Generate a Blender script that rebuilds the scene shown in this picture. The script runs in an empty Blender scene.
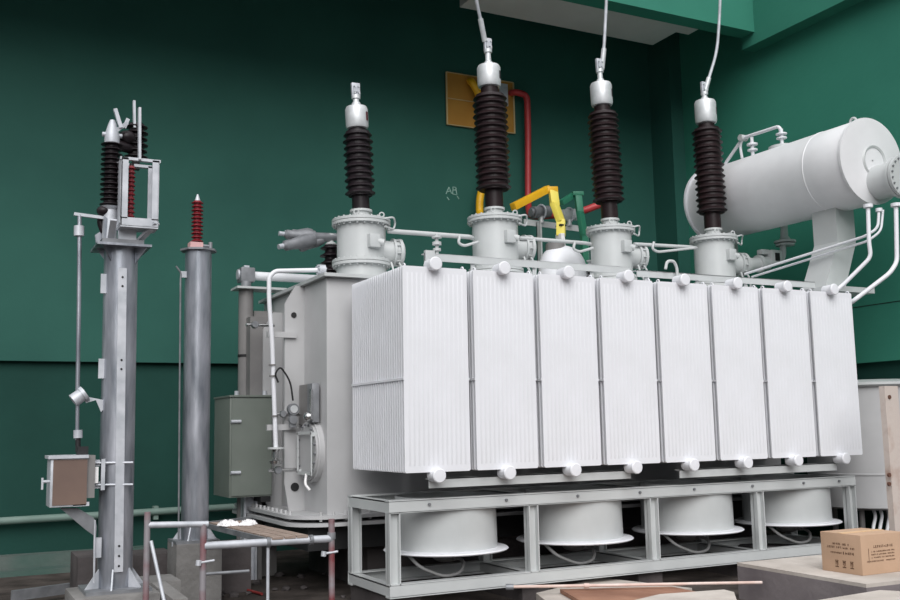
import bpy, bmesh, math, random
from mathutils import Vector, Matrix
random.seed(4)
PI = math.pi
SC = bpy.context.scene
COL = SC.collection
V = Vector

# ------------------------------------------------------------------ camera
YAW, PITCH, ROLL, FPX = .4714, .1292, -.0192, 992.9
CAM = V((-3.6301, -8.0546, 1.6274))
fw = V((math.sin(YAW)*math.cos(PITCH), math.cos(YAW)*math.cos(PITCH), math.sin(PITCH)))
rt = V((math.cos(YAW), -math.sin(YAW), 0)); up = rt.cross(fw)
rt2 = rt*math.cos(ROLL)+up*math.sin(ROLL); up2 = -rt*math.sin(ROLL)+up*math.cos(ROLL)
cd = bpy.data.cameras.new('camera'); cam = bpy.data.objects.new('camera', cd); COL.objects.link(cam)
cd.sensor_width = 36; cd.lens = FPX*36/900; cd.clip_end = 300
cam.matrix_world = Matrix(((rt2.x, up2.x, -fw.x, CAM.x), (rt2.y, up2.y, -fw.y, CAM.y), (rt2.z, up2.z, -fw.z, CAM.z), (0, 0, 0, 1)))
SC.camera = cam

def at(px, py, **k):
    """point of the real place seen at a photo position, on the plane x=, y= or z= where the thing stands"""
    d = fw+rt2*((px-450)/FPX)-up2*((py-300)/FPX)
    a, v = list(k.items())[0]; i = 'xyz'.index(a)
    return CAM+d*((v-CAM[i])/d[i])

# ------------------------------------------------------------------ materials
def lin(c):
    return tuple(((x/255)/12.92 if x/255 <= .04045 else ((x/255+.055)/1.055)**2.4) for x in c)+(1,)
def mat(name, c1, c2=None, scale=4, rough=.5, metal=0, bump=0, bscale=None, spec=.5, stretch=(1, 1, 1), lo=.35, hi=.7, coat=0, detail=6):
    m = bpy.data.materials.new(name); m.use_nodes = True
    nt = m.node_tree; b = nt.nodes['Principled BSDF']
    b.inputs['Roughness'].default_value = rough; b.inputs['Metallic'].default_value = metal
    b.inputs['Specular IOR Level'].default_value = spec; b.inputs['Coat Weight'].default_value = coat
    tc = nt.nodes.new('ShaderNodeTexCoord'); mp = nt.nodes.new('ShaderNodeMapping')
    mp.inputs['Scale'].default_value = stretch
    nt.links.new(tc.outputs['Object'], mp.inputs['Vector'])
    n = nt.nodes.new('ShaderNodeTexNoise'); n.inputs['Scale'].default_value = scale; n.inputs['Detail'].default_value = detail
    nt.links.new(mp.outputs['Vector'], n.inputs['Vector'])
    r = nt.nodes.new('ShaderNodeValToRGB'); r.color_ramp.elements[0].position = lo; r.color_ramp.elements[1].position = hi
    r.color_ramp.elements[0].color = lin(c1); r.color_ramp.elements[1].color = lin(c2 or c1)
    nt.links.new(n.outputs['Fac'], r.inputs['Fac']); nt.links.new(r.outputs['Color'], b.inputs['Base Color'])
    if bump:
        n2 = nt.nodes.new('ShaderNodeTexNoise'); n2.inputs['Scale'].default_value = bscale or scale*6; n2.inputs['Detail'].default_value = 8
        nt.links.new(mp.outputs['Vector'], n2.inputs['Vector'])
        bp = nt.nodes.new('ShaderNodeBump'); bp.inputs['Strength'].default_value = bump; bp.inputs['Distance'].default_value = .02
        nt.links.new(n2.outputs['Fac'], bp.inputs['Height']); nt.links.new(bp.outputs['Normal'], b.inputs['Normal'])
    return m
M = {}
M['paint'] = mat('light_grey_enamel', (190, 193, 193), (200, 203, 203), 3, .38, coat=.1)
M['radiator'] = mat('radiator_enamel', (228, 229, 233), (234, 235, 240), 2.5, .42)
M['drum_paint'] = mat('white_drum_enamel', (222, 222, 224), (230, 230, 232), 3, .42)
M['tank'] = mat('tank_enamel', (176, 176, 177), (187, 187, 188), 2, .4, bump=.04, bscale=9)
M['dark_paint'] = mat('dark_grey_enamel', (120, 118, 118), (134, 132, 130), 3, .5)  # darker grey for blades, ducts and small fittings
M['cabinet_paint'] = mat('grey_green_cabinet_enamel', (112, 119, 112), (120, 127, 120), 3, .45)
M['porcelain'] = mat('dark_brown_glazed_porcelain', (33, 22, 24), (42, 28, 30), 8, .42, coat=0, spec=.3)
M['black_porcelain'] = mat('black_glazed_porcelain', (26, 20, 24), (40, 32, 36), 8, .42, coat=0, spec=.3)
M['red_rubber'] = mat('red_silicone', (118, 22, 32), (134, 28, 38), 8, .45)
M['aluminium'] = mat('brushed_aluminium', (205, 208, 210), (222, 224, 226), 12, .42, .35)
M['galv'] = mat('galvanised_steel', (120, 126, 134), (200, 202, 210), 3.2, .36, .72, bump=.05, bscale=20, stretch=(3, 3, .55), lo=.3, hi=.72)
M['galv_light'] = mat('bright_galvanised_steel', (182, 186, 192), (208, 210, 216), 9, .5, .3)
M['galv_dull'] = mat('dull_galvanised_steel', (120, 122, 126), (150, 152, 156), 7, .5, .4)
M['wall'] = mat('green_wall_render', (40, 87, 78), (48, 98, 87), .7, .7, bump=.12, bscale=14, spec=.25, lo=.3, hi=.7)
M['wall_lit'] = mat('lit_green_wall_render', (52, 122, 104), (60, 134, 114), .7, .7, bump=.12, bscale=14, spec=.25, lo=.3, hi=.7)  # wall green brightened: stronger light on right wall and beams put into the colour
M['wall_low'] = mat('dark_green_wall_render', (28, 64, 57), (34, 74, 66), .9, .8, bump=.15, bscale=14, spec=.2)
M['groove'] = mat('dark_joint', (10, 26, 22), None, 3, .9)
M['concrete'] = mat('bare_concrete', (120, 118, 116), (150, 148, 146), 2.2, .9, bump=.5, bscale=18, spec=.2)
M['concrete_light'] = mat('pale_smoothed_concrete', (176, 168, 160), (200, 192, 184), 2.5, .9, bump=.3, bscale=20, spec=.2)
M['concrete_dark'] = mat('dark_concrete', (70, 66, 66), (104, 98, 98), 1.6, .85, bump=.5, bscale=16, spec=.2)  # darker grey tone for foundation, sleepers, blocks and stones
M['ground'] = mat('rubble_soil', (54, 50, 47), (98, 90, 86), 2.6, .95, bump=.9, bscale=12, spec=.1, lo=.3, hi=.75)
M['soffit'] = mat('unpainted_soffit_board', (196, 192, 190), (206, 202, 200), 1.5, .9, spec=.2)
M['steel_rust'] = mat('rust_flecked_tube', (148, 144, 148), (126, 66, 70), 3, .55, .2, stretch=(1, 1, 1), lo=.42, hi=.62)
M['rust_post'] = mat('rusty_cream_post', (196, 184, 176), (150, 112, 92), 3.2, .8, bump=.2, lo=.5, hi=.78)
M['chrome'] = mat('polished_steel', (200, 200, 200), None, 3, .2, .95)
M['black'] = mat('black_rubber', (22, 22, 24), (32, 32, 34), 5, .6)
M['grey_hose'] = mat('grey_conduit', (120, 120, 120), (138, 138, 138), 5, .6)
M['yellow'] = mat('yellow_insulated_busbar', (228, 172, 24), (238, 186, 38), 4, .45)
M['yellow_pale'] = mat('pale_yellow_sleeve', (240, 222, 96), (246, 228, 110), 4, .5)
M['green'] = mat('green_insulated_busbar', (44, 118, 92), (52, 128, 100), 4, .45)
M['red'] = mat('red_insulated_busbar', (176, 52, 56), (190, 62, 64), 4, .45)
M['board'] = mat('ochre_fibre_board', (176, 124, 44), (190, 140, 56), 2, .6)
M['board_edge'] = mat('pale_board_edge', (196, 176, 130), None, 2, .7)
M['brown_door'] = mat('brown_tinted_panel', (112, 94, 86), (124, 104, 94), 3, .35)
M['card'] = mat('corrugated_cardboard', (184, 154, 129), (193, 162, 137), 3, .85, bump=.1, bscale=30, spec=.2)
M['ink'] = mat('faded_black_ink', (86, 62, 44), (110, 82, 60), 30, .8)
M['chalk'] = mat('chalk', (170, 200, 190), (120, 160, 148), 20, .95)
M['wood'] = mat('dusty_scaffold_wood', (140, 122, 110), (176, 160, 150), 4, .85, bump=.4, stretch=(1, 8, 8), spec=.2)
M['formwork'] = mat('brown_formwork_board', (128, 88, 68), (176, 132, 108), 2, .7, bump=.2)
M['cloth'] = mat('white_crumpled_cloth', (232, 230, 230), (242, 240, 240), 5, .85)
M['red_cable'] = mat('red_hose', (140, 52, 50), (156, 62, 58), 5, .5)
M['pink_pole'] = mat('pinkish_white_pole', (226, 208, 200), (206, 176, 164), 5, .6)
M['label_red'] = mat('dark_red_plate', (96, 26, 34), (60, 18, 24), 20, .5)
M['hose'] = mat('dark_ribbed_hose', (38, 36, 38), (56, 54, 56), 6, .6)

# ------------------------------------------------------------------ mesh builder (coordinates are those of the place)
class MB:
    def __init__(s): s.bm = bmesh.new()
    def box(s, c, size, rot=None, bev=0):
        c = V(c); r = bmesh.ops.create_cube(s.bm, size=1)
        mm = Matrix.Translation(c) @ (rot.to_4x4() if rot else Matrix()) @ Matrix.Diagonal((*size, 1))
        bmesh.ops.transform(s.bm, matrix=mm, verts=r['verts'])
        if bev:
            es = list({e for v in r['verts'] for e in v.link_edges})
            bmesh.ops.bevel(s.bm, geom=es, offset=bev, segments=2, affect='EDGES', profile=.6)
        return s
    def bb(s, a, b, bev=0):
        a = V(a); b = V(b); return s.box((a+b)/2, [abs(b[i]-a[i]) for i in range(3)], bev=bev)
    def bar(s, a, b, w, t, upv=(0, 0, 1), bev=0):
        a = V(a); b = V(b); z = (b-a).normalized(); x = V(upv).cross(z)
        if x.length < 1e-4: x = V((1, 0, 0))
        x.normalize(); y = z.cross(x)
        R = Matrix((x, y, z)).transposed()
        return s.box((a+b)/2, (w, t, (b-a).length), R, bev)
    def lathe(s, o, d, prof, seg=32, caps=True):
        o = V(o); d = V(d).normalized(); a = d.orthogonal().normalized(); b = d.cross(a)
        rings = []
        for r, h in prof:
            rings.append([s.bm.verts.new(o+d*h+(a*math.cos(2*PI*k/seg)+b*math.sin(2*PI*k/seg))*max(r, 1e-4)) for k in range(seg)])
        for p, q in zip(rings, rings[1:]):
            for k in range(seg):
                s.bm.faces.new((p[k], p[(k+1) % seg], q[(k+1) % seg], q[k]))
        if caps:
            s.bm.faces.new(rings[0][::-1]); s.bm.faces.new(rings[-1])
        return s
    def cyl(s, a, b, r, r2=None, seg=24):
        a = V(a); b = V(b); L = (b-a).length
        return s.lathe(a, b-a, [(r, 0), (r if r2 is None else r2, L)], seg)
    def tube(s, pts, r, seg=12, bend=.06, sub=5, flat=None):
        P = [V(p) for p in pts]; Q = [P[0]]
        for i in range(1, len(P)-1):
            a, b, c = P[i-1], P[i], P[i+1]
            k = min(bend, (a-b).length*.45, (c-b).length*.45)
            p0 = b+(a-b).normalized()*k; p2 = b+(c-b).normalized()*k
            for j in range(sub+1):
                t = j/sub; Q.append(p0*(1-t)**2+b*2*t*(1-t)+p2*t*t)
        Q.append(P[-1]); rings = []; n = None
        for i, q in enumerate(Q):
            t = (Q[min(i+1, len(Q)-1)]-Q[max(i-1, 0)]).normalized()
            n = t.orthogonal().normalized() if n is None else (n-t*n.dot(t)).normalized()
            b = t.cross(n)
            rings.append([s.bm.verts.new(q+(n*math.cos(2*PI*k/seg)+b*math.sin(2*PI*k/seg))*r) for k in range(seg)])
        for p, q in zip(rings, rings[1:]):
            for k in range(seg): s.bm.faces.new((p[k], p[(k+1) % seg], q[(k+1) % seg], q[k]))
        s.bm.faces.new(rings[0][::-1]); s.bm.faces.new(rings[-1]); return s
    def prism(s, pts, ext):
        e = V(ext); A = [s.bm.verts.new(V(p)) for p in pts]; B = [s.bm.verts.new(V(p)+e) for p in pts]; n = len(A)
        s.bm.faces.new(A); s.bm.faces.new(B[::-1])
        for i in range(n): s.bm.faces.new((A[i], B[i], B[(i+1) % n], A[(i+1) % n]))
        return s
    def ring(s, c, d, R, r, seg=32, sg=10, a0=0, a1=2*PI):
        c = V(c); d = V(d).normalized(); a = d.orthogonal().normalized(); b = d.cross(a); rings = []
        full = abs(a1-a0-2*PI) < 1e-3
        for i in range(seg+(0 if full else 1)):
            t = a0+(a1-a0)*i/seg; u = a*math.cos(t)+b*math.sin(t)
            rings.append([s.bm.verts.new(c+u*(R+r*math.cos(2*PI*k/sg))+d*r*math.sin(2*PI*k/sg)) for k in range(sg)])
        for i in range(len(rings) if full else len(rings)-1):
            p, q = rings[i], rings[(i+1) % len(rings)]
            for k in range(sg): s.bm.faces.new((p[k], p[(k+1) % sg], q[(k+1) % sg], q[k]))
        return s
    def bolts(s, c, d, R, n, r=.014, h=.03, a0=0):
        c = V(c); d = V(d).normalized(); a = d.orthogonal().normalized(); b = d.cross(a)
        for k in range(n):
            t = a0+2*PI*k/n; p = c+(a*math.cos(t)+b*math.sin(t))*R
            s.cyl(p-d*h/2, p+d*h/2, r, seg=6)
        return s
    def sphere(s, c, r, sc=(1, 1, 1)):
        bmesh.ops.create_uvsphere(s.bm, u_segments=20, v_segments=12, radius=r, matrix=Matrix.Translation(V(c)) @ Matrix.Diagonal((*sc, 1)))
        return s
    def build(s, name, m, parent=None, loc=None, kind=None, label=None):
        bm = s.bm; o0 = parent_origin(parent) if parent else V(loc or (0, 0, 0))
        bmesh.ops.translate(bm, vec=-o0, verts=bm.verts)
        bmesh.ops.recalc_face_normals(bm, faces=bm.faces)
        for f in bm.faces: f.smooth = True
        for e in bm.edges:
            if len(e.link_faces) == 2 and e.calc_face_angle(0) > .62: e.smooth = False
        me = bpy.data.meshes.new(name); bm.to_mesh(me); bm.free()
        me.materials.append(M[m] if isinstance(m, str) else m)
        o = bpy.data.objects.new(name, me); COL.objects.link(o)
        if parent: o.parent = parent
        else: o.location = o0
        if kind: o['kind'] = kind
        if label: o['label'] = label
        return o
def parent_origin(p):
    v = V(p.location)
    while p.parent: p = p.parent; v += p.location
    return v
def bolt_parts(parent, m, c, d, R_, n, r=.014, h=.03, a0=0):
    c = V(c); d = V(d).normalized(); a = d.orthogonal().normalized(); b = d.cross(a); first = None; o0 = parent_origin(parent)
    for k in range(n):
        t = a0+2*PI*k/n; p = c+(a*math.cos(t)+b*math.sin(t))*R_
        if first is None:
            first = MB().cyl(p-d*h/2, p+d*h/2, r, seg=6).build('bolt', m, parent); p0 = p
        else:
            o = first.copy(); COL.objects.link(o); o.parent = parent; o.location = p-p0
def thing(name, label, cat, loc, group=None):
    o = bpy.data.objects.new(name, None); o.empty_display_size = .1; COL.objects.link(o); o.location = loc
    o['label'] = label; o['category'] = cat
    if group: o['group'] = group
    return o
def tag(o, label, cat, group=None):
    o['label'] = label; o['category'] = cat
    if group: o['group'] = group
    return o
def dup(root, loc, label):
    r = root.copy(); COL.objects.link(r); r.location = loc; r['label'] = label
    def rec(src, dst):
        for ch in [c for c in bpy.data.objects if c.parent == src]:
            c = ch.copy(); COL.objects.link(c); c.parent = dst; rec(ch, c)
    rec(root, r); return r

# ================================================================== THE SETTING
XR, YB = 7.6, 5.5          # faces of the right and back walls
ZL = 2.58                  # underside of the projecting upper wall
RX1, RY0 = 7.34, 2.9       # roof edge beams
def struct(mb, name, m): return mb.build(name, m, kind='structure')
struct(MB().bb((-12, -14, -.3), (12, 9, 0)), 'floor', 'ground')
struct(MB().bb((-9, YB, ZL), (8.2, YB+.4, 9.2)), 'wall_back', 'wall')
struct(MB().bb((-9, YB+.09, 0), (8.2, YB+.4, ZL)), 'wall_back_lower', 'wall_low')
struct(MB().bb((XR, -1.6, 2.42), (XR+.4, YB+.2, 9.2)), 'wall_right', 'wall_lit')
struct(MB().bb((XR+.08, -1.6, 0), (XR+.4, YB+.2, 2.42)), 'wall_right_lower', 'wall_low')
struct(MB().bb((RX1, 4.94, 0), (XR+.1, YB+.15, 9.2)), 'wall_column', 'wall')
struct(MB().bb((XR-.004, -1.6, 3.19), (XR+.01, 4.94, 3.2)), 'trim_1', 'groove')
# roof: edge beams, slab, and the pale soffit board behind the front beam
struct(MB().bb((-9, RY0, 7.64), (XR+.3, RY0+.28, 9.2)), 'ceiling_front_beam', 'wall_lit')
struct(MB().bb((RX1, -1.6, 7.45), (XR+.3, RY0+.28, 9.2)), 'ceiling_side_beam', 'wall_lit')
struct(MB().bb((-9, RY0+.1, 9.1), (8.2, YB+.3, 9.3)), 'ceiling', 'wall')
sb = MB().prism([(2.87, 3.2, 7.75), (6.65, 3.2, 7.75), (6.65, 3.62, 7.75), (6.4, 3.62, 7.75), (6.4, 4.2, 7.75), (2.87, 4.2, 7.75)], (0, 0, .12))
sb.bb((2.9, 3.3, 7.87), (3.1, 4.1, 9.12)).bb((6.1, 3.3, 7.87), (6.3, 4.1, 9.12))
struct(sb, 'ceiling_soffit', 'soffit')
# kerb at the wall foot
struct(MB().bb((-9, YB-.16, 0), (-1.2, YB+.1, .2)).bb((-9, YB-.5, 0), (-1.2, YB-.1, .06)), 'trim_2', mat('green_stained_kerb', (64, 92, 84), (96, 104, 100), 1.5, .9, bump=.4, bscale=14))

# pipe running low along the back wall
mb = MB().tube([(-9, YB-.02, .6), (-5, YB-.02, .6), (.2, YB-.02, .64), (.9, YB-.02, .64)],   .046, seg=16)
for x in (-5, -3.1, -1.1, .6): mb.bb((x-.03, YB-.03, .53), (x+.03, YB+.1, .7))
tag(mb.build('wall_pipe', mat('pale_green_grey_pipe', (108, 130, 122), (122, 142, 134), 3, .6), loc=(-9, YB-.02, .6)), 'long pale grey-green pipe running low along the green back wall', 'pipe')

# chalk marks on the back wall
def stroke(mb, pts, r=.008):
    return mb.tube([at(x, y, y=YB-.003) for x, y in pts], r, seg=6, bend=.01, sub=2)
mb = MB()
for s_ in ([(446, 194), (449, 187), (451.5, 193.5)], [(447.5, 191.5), (451, 191)], [(453, 187), (456, 187.5), (456, 190), (453, 190), (453, 187)],
           [(453, 190), (452.5, 194), (457, 195), (456, 190)], [(457, 196), (459, 199)], [(447, 197), (449, 200)]): stroke(mb, s_)
tag(mb.build('chalk_mark', 'chalk', loc=at(452, 195, y=YB-.003)), 'small white chalk scribble on the green back wall above the pipe', 'chalk mark')

# ochre board with its busbar feed-throughs
a, b, c, d = at(446, 72, y=YB-.03), at(513, 83, y=YB-.03), at(514, 134, y=YB-.03), at(448, 124, y=YB-.03)
x0, x1, z0, z1 = a.x, b.x, (c.z+d.z)/2, (a.z+b.z)/2
wb = thing('wall_board', 'square ochre board fixed high on the green back wall behind the busbars', 'board', (x0, YB-.02, z0))
mb = MB().bb((x0, YB-.035, z0), (x1, YB, z1)); mb.build('panel', 'board', wb)
mb = MB()
for p, q in (((x0, z0), (x1, z0)), ((x0, z1), (x1, z1)), ((x0, z0), (x0, z1)), ((x1, z0), (x1, z1)), ((x0, (z0+z1)/2), (x0+.55, (z0+z1)/2))):
    mb.bar((p[0], YB-.038, p[1]), (q[0], YB-.038, q[1]), .025, .012)
mb.build('edging', 'board_edge', wb)
mb = MB().bb((x1-.28, YB-.06, z1-.42), (x1-.12, YB-.02, z1-.05)); mb.build('cover_plate', 'galv_light', wb)

# busbars leaving the board
yb = YB-.16
def rod(name, m, pts, r, label, cat, bend=.14, seg=16):
    mb = MB().tube(pts, r, seg=seg, bend=bend, sub=7)
    o = mb.build(name, m, loc=pts[-1]); return tag(o, label, cat)
rod('red_busbar', 'red', [at(511, 93, y=YB-.045), at(515, 92, y=yb), at(527, 95, y=yb), at(528, 130, y=yb), at(528, 205, y=yb), at(530, 217, y=4.9), at(575, 214, y=3.9), at(612, 200, y=3.7)], .052,
    'red insulated busbar curving down the back wall from the ochre board', 'busbar', .22)
rod('yellow_busbar', 'yellow', [at(470, 81, y=YB-.045), at(472, 82, y=yb), at(478, 92, y=yb), at(486, 130, y=yb), at(486, 170, y=yb), at(479.5, 200, y=yb-.1), at(479.5, 214, y=yb-.1), at(492, 245, y=4.1), V((2.75, 3.6, 3.6)), V((2.75, 3.6, 3.236))], .06,
    'yellow insulated busbar hanging straight down behind the second tall bushing', 'busbar', .2)

# ================================================================== TRANSFORMER TANK
TX0, TX1, TY0, TY1, TZ0, TZ1 = -.18, 5.95, 1.5, 3.75, .80, 3.2
tank = thing('transformer_tank', 'large grey steel transformer tank standing behind the row of radiators', 'transformer tank', (2.9, 2.6, 0))
MB().bb((TX0, TY0, TZ0-.02), (TX1, TY1, TZ1), bev=.02).build('tank_body', 'tank', tank)
mb = MB().bb((TX0-.05, TY0-.08, TZ1), (TX1+.08, TY1+.05, TZ1+.035))
mb.build('cover', 'paint', tank)
def rrect(x0, y0, x1, y1, r, n=8):
    P = []
    for cx, cy, a0 in ((x1-r, y1-r, 0), (x0+r, y1-r, PI/2), (x0+r, y0+r, PI), (x1-r, y0+r, 1.5*PI)):
        for k in range(n+1):
            t = a0+PI/2*k/n; P.append((cx+r*math.cos(t), cy+r*math.sin(t)))
    return P
mb = MB()
mb.prism([(x, y, TZ0-.03) for x, y in rrect(TX0-.36, TY0-.16, TX1+.2, TY1+.3, .42)], (0, 0, .035))
mb.prism([(x, y, TZ0-.1) for x, y in rrect(TX0-.38, TY0-.18, TX1+.22, TY1+.32, .42)], (0, 0, .035))
for k in range(5): mb.cyl((TX0-.1+k*.13, TY0-.1, TZ0-.05), (TX0-.1+k*.13, TY0-.1, TZ0+.04), .016, seg=6)
for k in range(12): mb.cyl((TX0-.30, TY0+.25+k*.15, TZ0-.05), (TX0-.30, TY0+.25+k*.15, TZ0+.04), .016, seg=6)
mb.build('base_flange', 'tank', tank)
mb = MB().bb((TX0-.2, TY0, TZ0-.34), (TX1, TY1, TZ0-.1)); mb.build('bottom_pan', 'black', tank)
# end stiffeners facing the camera
def rib(y, top, w=.22, name='stiffener'):
    mb = MB().prism([(TX0+.01, y, TZ0), (TX0-w+.05, y, TZ0), (TX0-w, y, TZ0+.3), (TX0-w, y, top-.2), (TX0-.1, y, top), (TX0+.01, y, top)], (0, .035, 0))
    return mb
r1 = rib(2.2, 3.2).build('stiffener', 'tank', tank)
for q_ in (at(295, 487, y=2.19),): MB().cyl(q_, q_+V((0, .02, 0)), .045).build('hole', 'black', r1)
q_ = at(294, 315, y=2.19); MB().cyl(q_, q_+V((0, .02, 0)), .03).build('hole', 'black', r1)
rib(3.0, 3.0).build('stiffener', 'tank', tank)
rib(3.6, 3.0, .3).build('stiffener', 'tank', tank)
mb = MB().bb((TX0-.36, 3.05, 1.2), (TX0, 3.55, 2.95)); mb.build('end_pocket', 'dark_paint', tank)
# brackets that carry the drain pipe
for z in (2.66, 1.68):
    MB().bb((-.60, 2.16, z-.03), (-.28, 2.2, z+.03)).build('bracket', 'tank', tank)
# manhole with bolts
mc = V((TX0, 1.87, 1.43))
mb = MB().cyl(mc, mc+V((-.05, 0, 0)), .32, seg=40).cyl(mc+V((-.05, 0, 0)), mc+V((-.085, 0, 0)), .30, seg=40)
mb.ring(mc+V((-.05, 0, 0)), (1, 0, 0), .31, .014, seg=40)
mh = mb.build('manhole_cover', 'tank', tank)
bolt_parts(mh, 'galv_dull', mc+V((-.09, 0, 0)), (1, 0, 0), .27, 18, .012, .03)
mb = MB()
fx = TX0-.12
for y0_, y1_ in ((1.62, 2.05),):
    mb.bb((fx-.006, y0_, 1.2), (fx+.006, y0_+.025, 1.62)).bb((fx-.006, y1_, 1.2), (fx+.006, y1_+.025, 1.62)).bb((fx-.006, y0_, 1.6), (fx+.006, y1_+.02, 1.63)).bb((fx-.006, y0_, 1.19), (fx+.006, y1_+.02, 1.22))
    mb.bb((fx, y0_, 1.58), (TX0-.06, y0_+.02, 1.62)).bb((fx, y1_, 1.2), (TX0-.06, y1_+.02, 1.24))
mb.build('wire_guard', 'paint', mh)
MB().tube([(fx, 1.78, 1.2), (fx-.03, 1.74, 1.1), (fx+.01, 1.70, 1.04)], .014, seg=8).build('tie_strip', 'cloth', mh)
# instruments on the end face
MB().bb((TX0-.07, 1.88, 1.70), (TX0-.05, 2.16, 2.12)).bb((TX0-.06, 2.05, 1.8), (TX0, 2.09, 1.84)).build('name_plate', 'dark_paint', tank)
g = MB().bb((TX0-.1, 1.66, 1.72), (TX0-.02, 1.82, 2.12), bev=.01).build('gauge_box', 'galv_dull', tank)
MB().bb((TX0-.12, 1.64, 2.06), (TX0-.1, 1.68, 1.75)).build('gauge_glass', 'chrome', g)
MB().sphere((TX0-.12, 1.72, 1.78), .05).build('gauge_knob', 'chrome', g)

# concrete foundation below the tank
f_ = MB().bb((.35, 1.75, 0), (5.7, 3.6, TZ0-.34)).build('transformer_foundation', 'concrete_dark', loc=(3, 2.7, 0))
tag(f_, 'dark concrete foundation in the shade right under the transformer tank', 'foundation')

# ================================================================== RADIATORS
PT, RW, RD, RZ0, RZ1 = .72, .653, 1.25, 1.25, 3.098
def radiator(k, label):
    x0 = k*PT; cx = x0+.298
    t = thing('radiator', label, 'radiator', (cx, .6, RZ0), 'radiators in a row along the transformer')
    mb = MB(); n = 24
    for i in range(n):
        y = i*RD/(n-1)*.985; c = .03
        # one pressed fin: flat plate with bevelled corners and shallow vertical flutes on its face
        c = .012; q = [(x0, RZ0+c), (x0+c, RZ0), (x0+RW-c, RZ0), (x0+RW, RZ0+c), (x0+RW, RZ1-c), (x0+RW-c, RZ1), (x0+c, RZ1), (x0, RZ1-c)]
        mb.prism([(a, y, b) for a, b in q], (0, .017, 0))
        if i == 0:
            for j in range(13):
                xx = x0+.05+j*(RW-.1)/12
                mb.box((xx, y-.0003, (RZ0+RZ1)/2), (.018, .0016, RZ1-RZ0-.12), bev=.0007)
    mb.build('fin_pack', 'radiator', t)
    for z, nm in ((RZ1-.0, 'top_header'), (RZ0+.0, 'bottom_header')):
        zh = z-.09 if nm == 'top_header' else z+.09; zc = z+.02 if nm == 'top_header' else z-.03
        mb = MB().cyl((cx, -.075, zc), (cx, .06, zc), .058, seg=24).cyl((cx, .03, zh), (cx, TY0+.01, zh), .058, seg=24).lathe((cx, -.06, zc), (0, -1, 0), [(.06, 0), (.064, .008), (.064, .022), (.056, .03), (.01, .032)], 28)
        if nm == 'top_header': mb.cyl((cx, RD+.1, zh), (cx, RD+.13, zh), .1, seg=20)
        else: mb.cyl((cx, RD+.1, zh), (cx, RD+.13, zh), .1, seg=20)
        mb.build(nm, 'radiator', t)
    mb = MB(); zm = 2.078; e = .006
    for xa in (x0-e, x0+RW-.004): MB().bb((xa, -.004, zm-.01), (xa+.01, RD+.006, zm+.01)).build('strap', 'radiator', t)
    for xx in (x0+.03, x0+RW-.03): MB().ring((xx, .03, RZ1+.0), (1, 0, 0), .022, .007, seg=16, sg=8).build('lifting_eye', 'radiator', t)
    return t
names = ['white finned radiator at the near left end of the row, its finned side showing', 'white radiator second from the left, below the second tall bushing',
         'white radiator third from the left, below the yellow busbar', 'white radiator fourth from the left, below the third tall bushing',
         'white radiator fifth from the left, between the third and fourth tall bushings', 'white radiator sixth from the left, below the rightmost tall bushing',
         'white radiator next to last on the right of the row', 'white radiator at the far right end of the row, beside the round grey vessel']
r0 = radiator(0, names[0])
for k in range(1, 8): dup(r0, r0.location+V((k*PT, 0, 0)), names[k])

# tie bars beneath and above the radiators
def tie(x0, x1, z, y, label, h=.085):
    t = thing('tie_bar', label, 'bar', ((x0+x1)/2, y, z), 'flat steel bars tying the radiators')
    MB().bb((x0, y, z), (x1, y+.012, z+h)).bb((x0, y, z+h-.01), (x1, y+.08, z+h)).build('bar', 'paint', t)
    k0 = math.ceil((x0-.3)/PT); xs = [k*PT+.31 for k in range(k0, int((x1-.3)/PT)+1)]
    for xx in xs:
        if z < 1.3: MB().bb((xx-.03, y+.01, z+h-.01), (xx+.03, y+.022, RZ0)).build('hanger', 'paint', t)
        else: MB().bb((xx-.02, y+.02, RZ1+.02), (xx+.02, y+.035, z)).build('hanger', 'paint', t)
    return t
tie(.27, 2.5, 1.105, .08, 'long flat white bar under the four left radiators', .085)
tie(3.12, 5.36, 1.085, .08, 'long flat white bar under the four right radiators', .085)
tb = tie(.49, 2.95, 3.26, .55, 'flat white bar across the tops of the left radiators', .075)
MB().bb((.49, .53, 3.18), (.59, .57, 3.36)).build('end_plate', 'paint', tb)
tie(3.05, 5.72, 3.235, .55, 'flat white bar across the tops of the right radiators', .075)
# hook and small bracket on the fifth radiator
hq = [at(677, 277, y=.5), at(677, 268, y=.5), at(674, 261, y=.5), at(667, 261, y=.5), at(665.5, 269, y=.5)]; hq[0].z = 3.1
hk = MB().tube(hq, .017, seg=10, bend=.06).build('lifting_hook', 'paint', loc=hq[0])
tag(hk, 'small white curved hook above the fifth radiator, left of the rightmost turret', 'hook')

# ================================================================== FAN FRAME AND FANS
FX0, FX1, FY0, FY1 = -.09, 5.72, .15, 1.17
fr = thing('fan_frame', 'long grey steel frame carrying four cooling fans under the radiators', 'steel frame', ((FX0+FX1)/2, .7, .13))
def rail(name, a, b):
    (x0, y0, z0), (x1, y1, z1) = a, b
    mb = MB()
    return mb.bb(a, b)
for nm, y, s in (('top_rail', FY0, 1), ('top_rail', FY1, -1)):
    mb = MB().bb((FX0, y, .90), (FX1, y+s*.01, 1.0)).bb((FX0, y, .995), (FX1, y+s*.1, 1.01)).bb((FX0, y, .895), (FX1, y+s*.06, .905))
    t_ = mb.build(nm, 'paint', fr)
    if s > 0:
        b_ = MB()
        for x in (.3, 1.1, 1.9, 2.65, 3.35, 4.15, 4.9, 5.45): b_.cyl((x, y-.018, .96), (x, y, .96), .014, seg=6)
        b_.build('bolt_row', 'galv_dull', t_)
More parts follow.
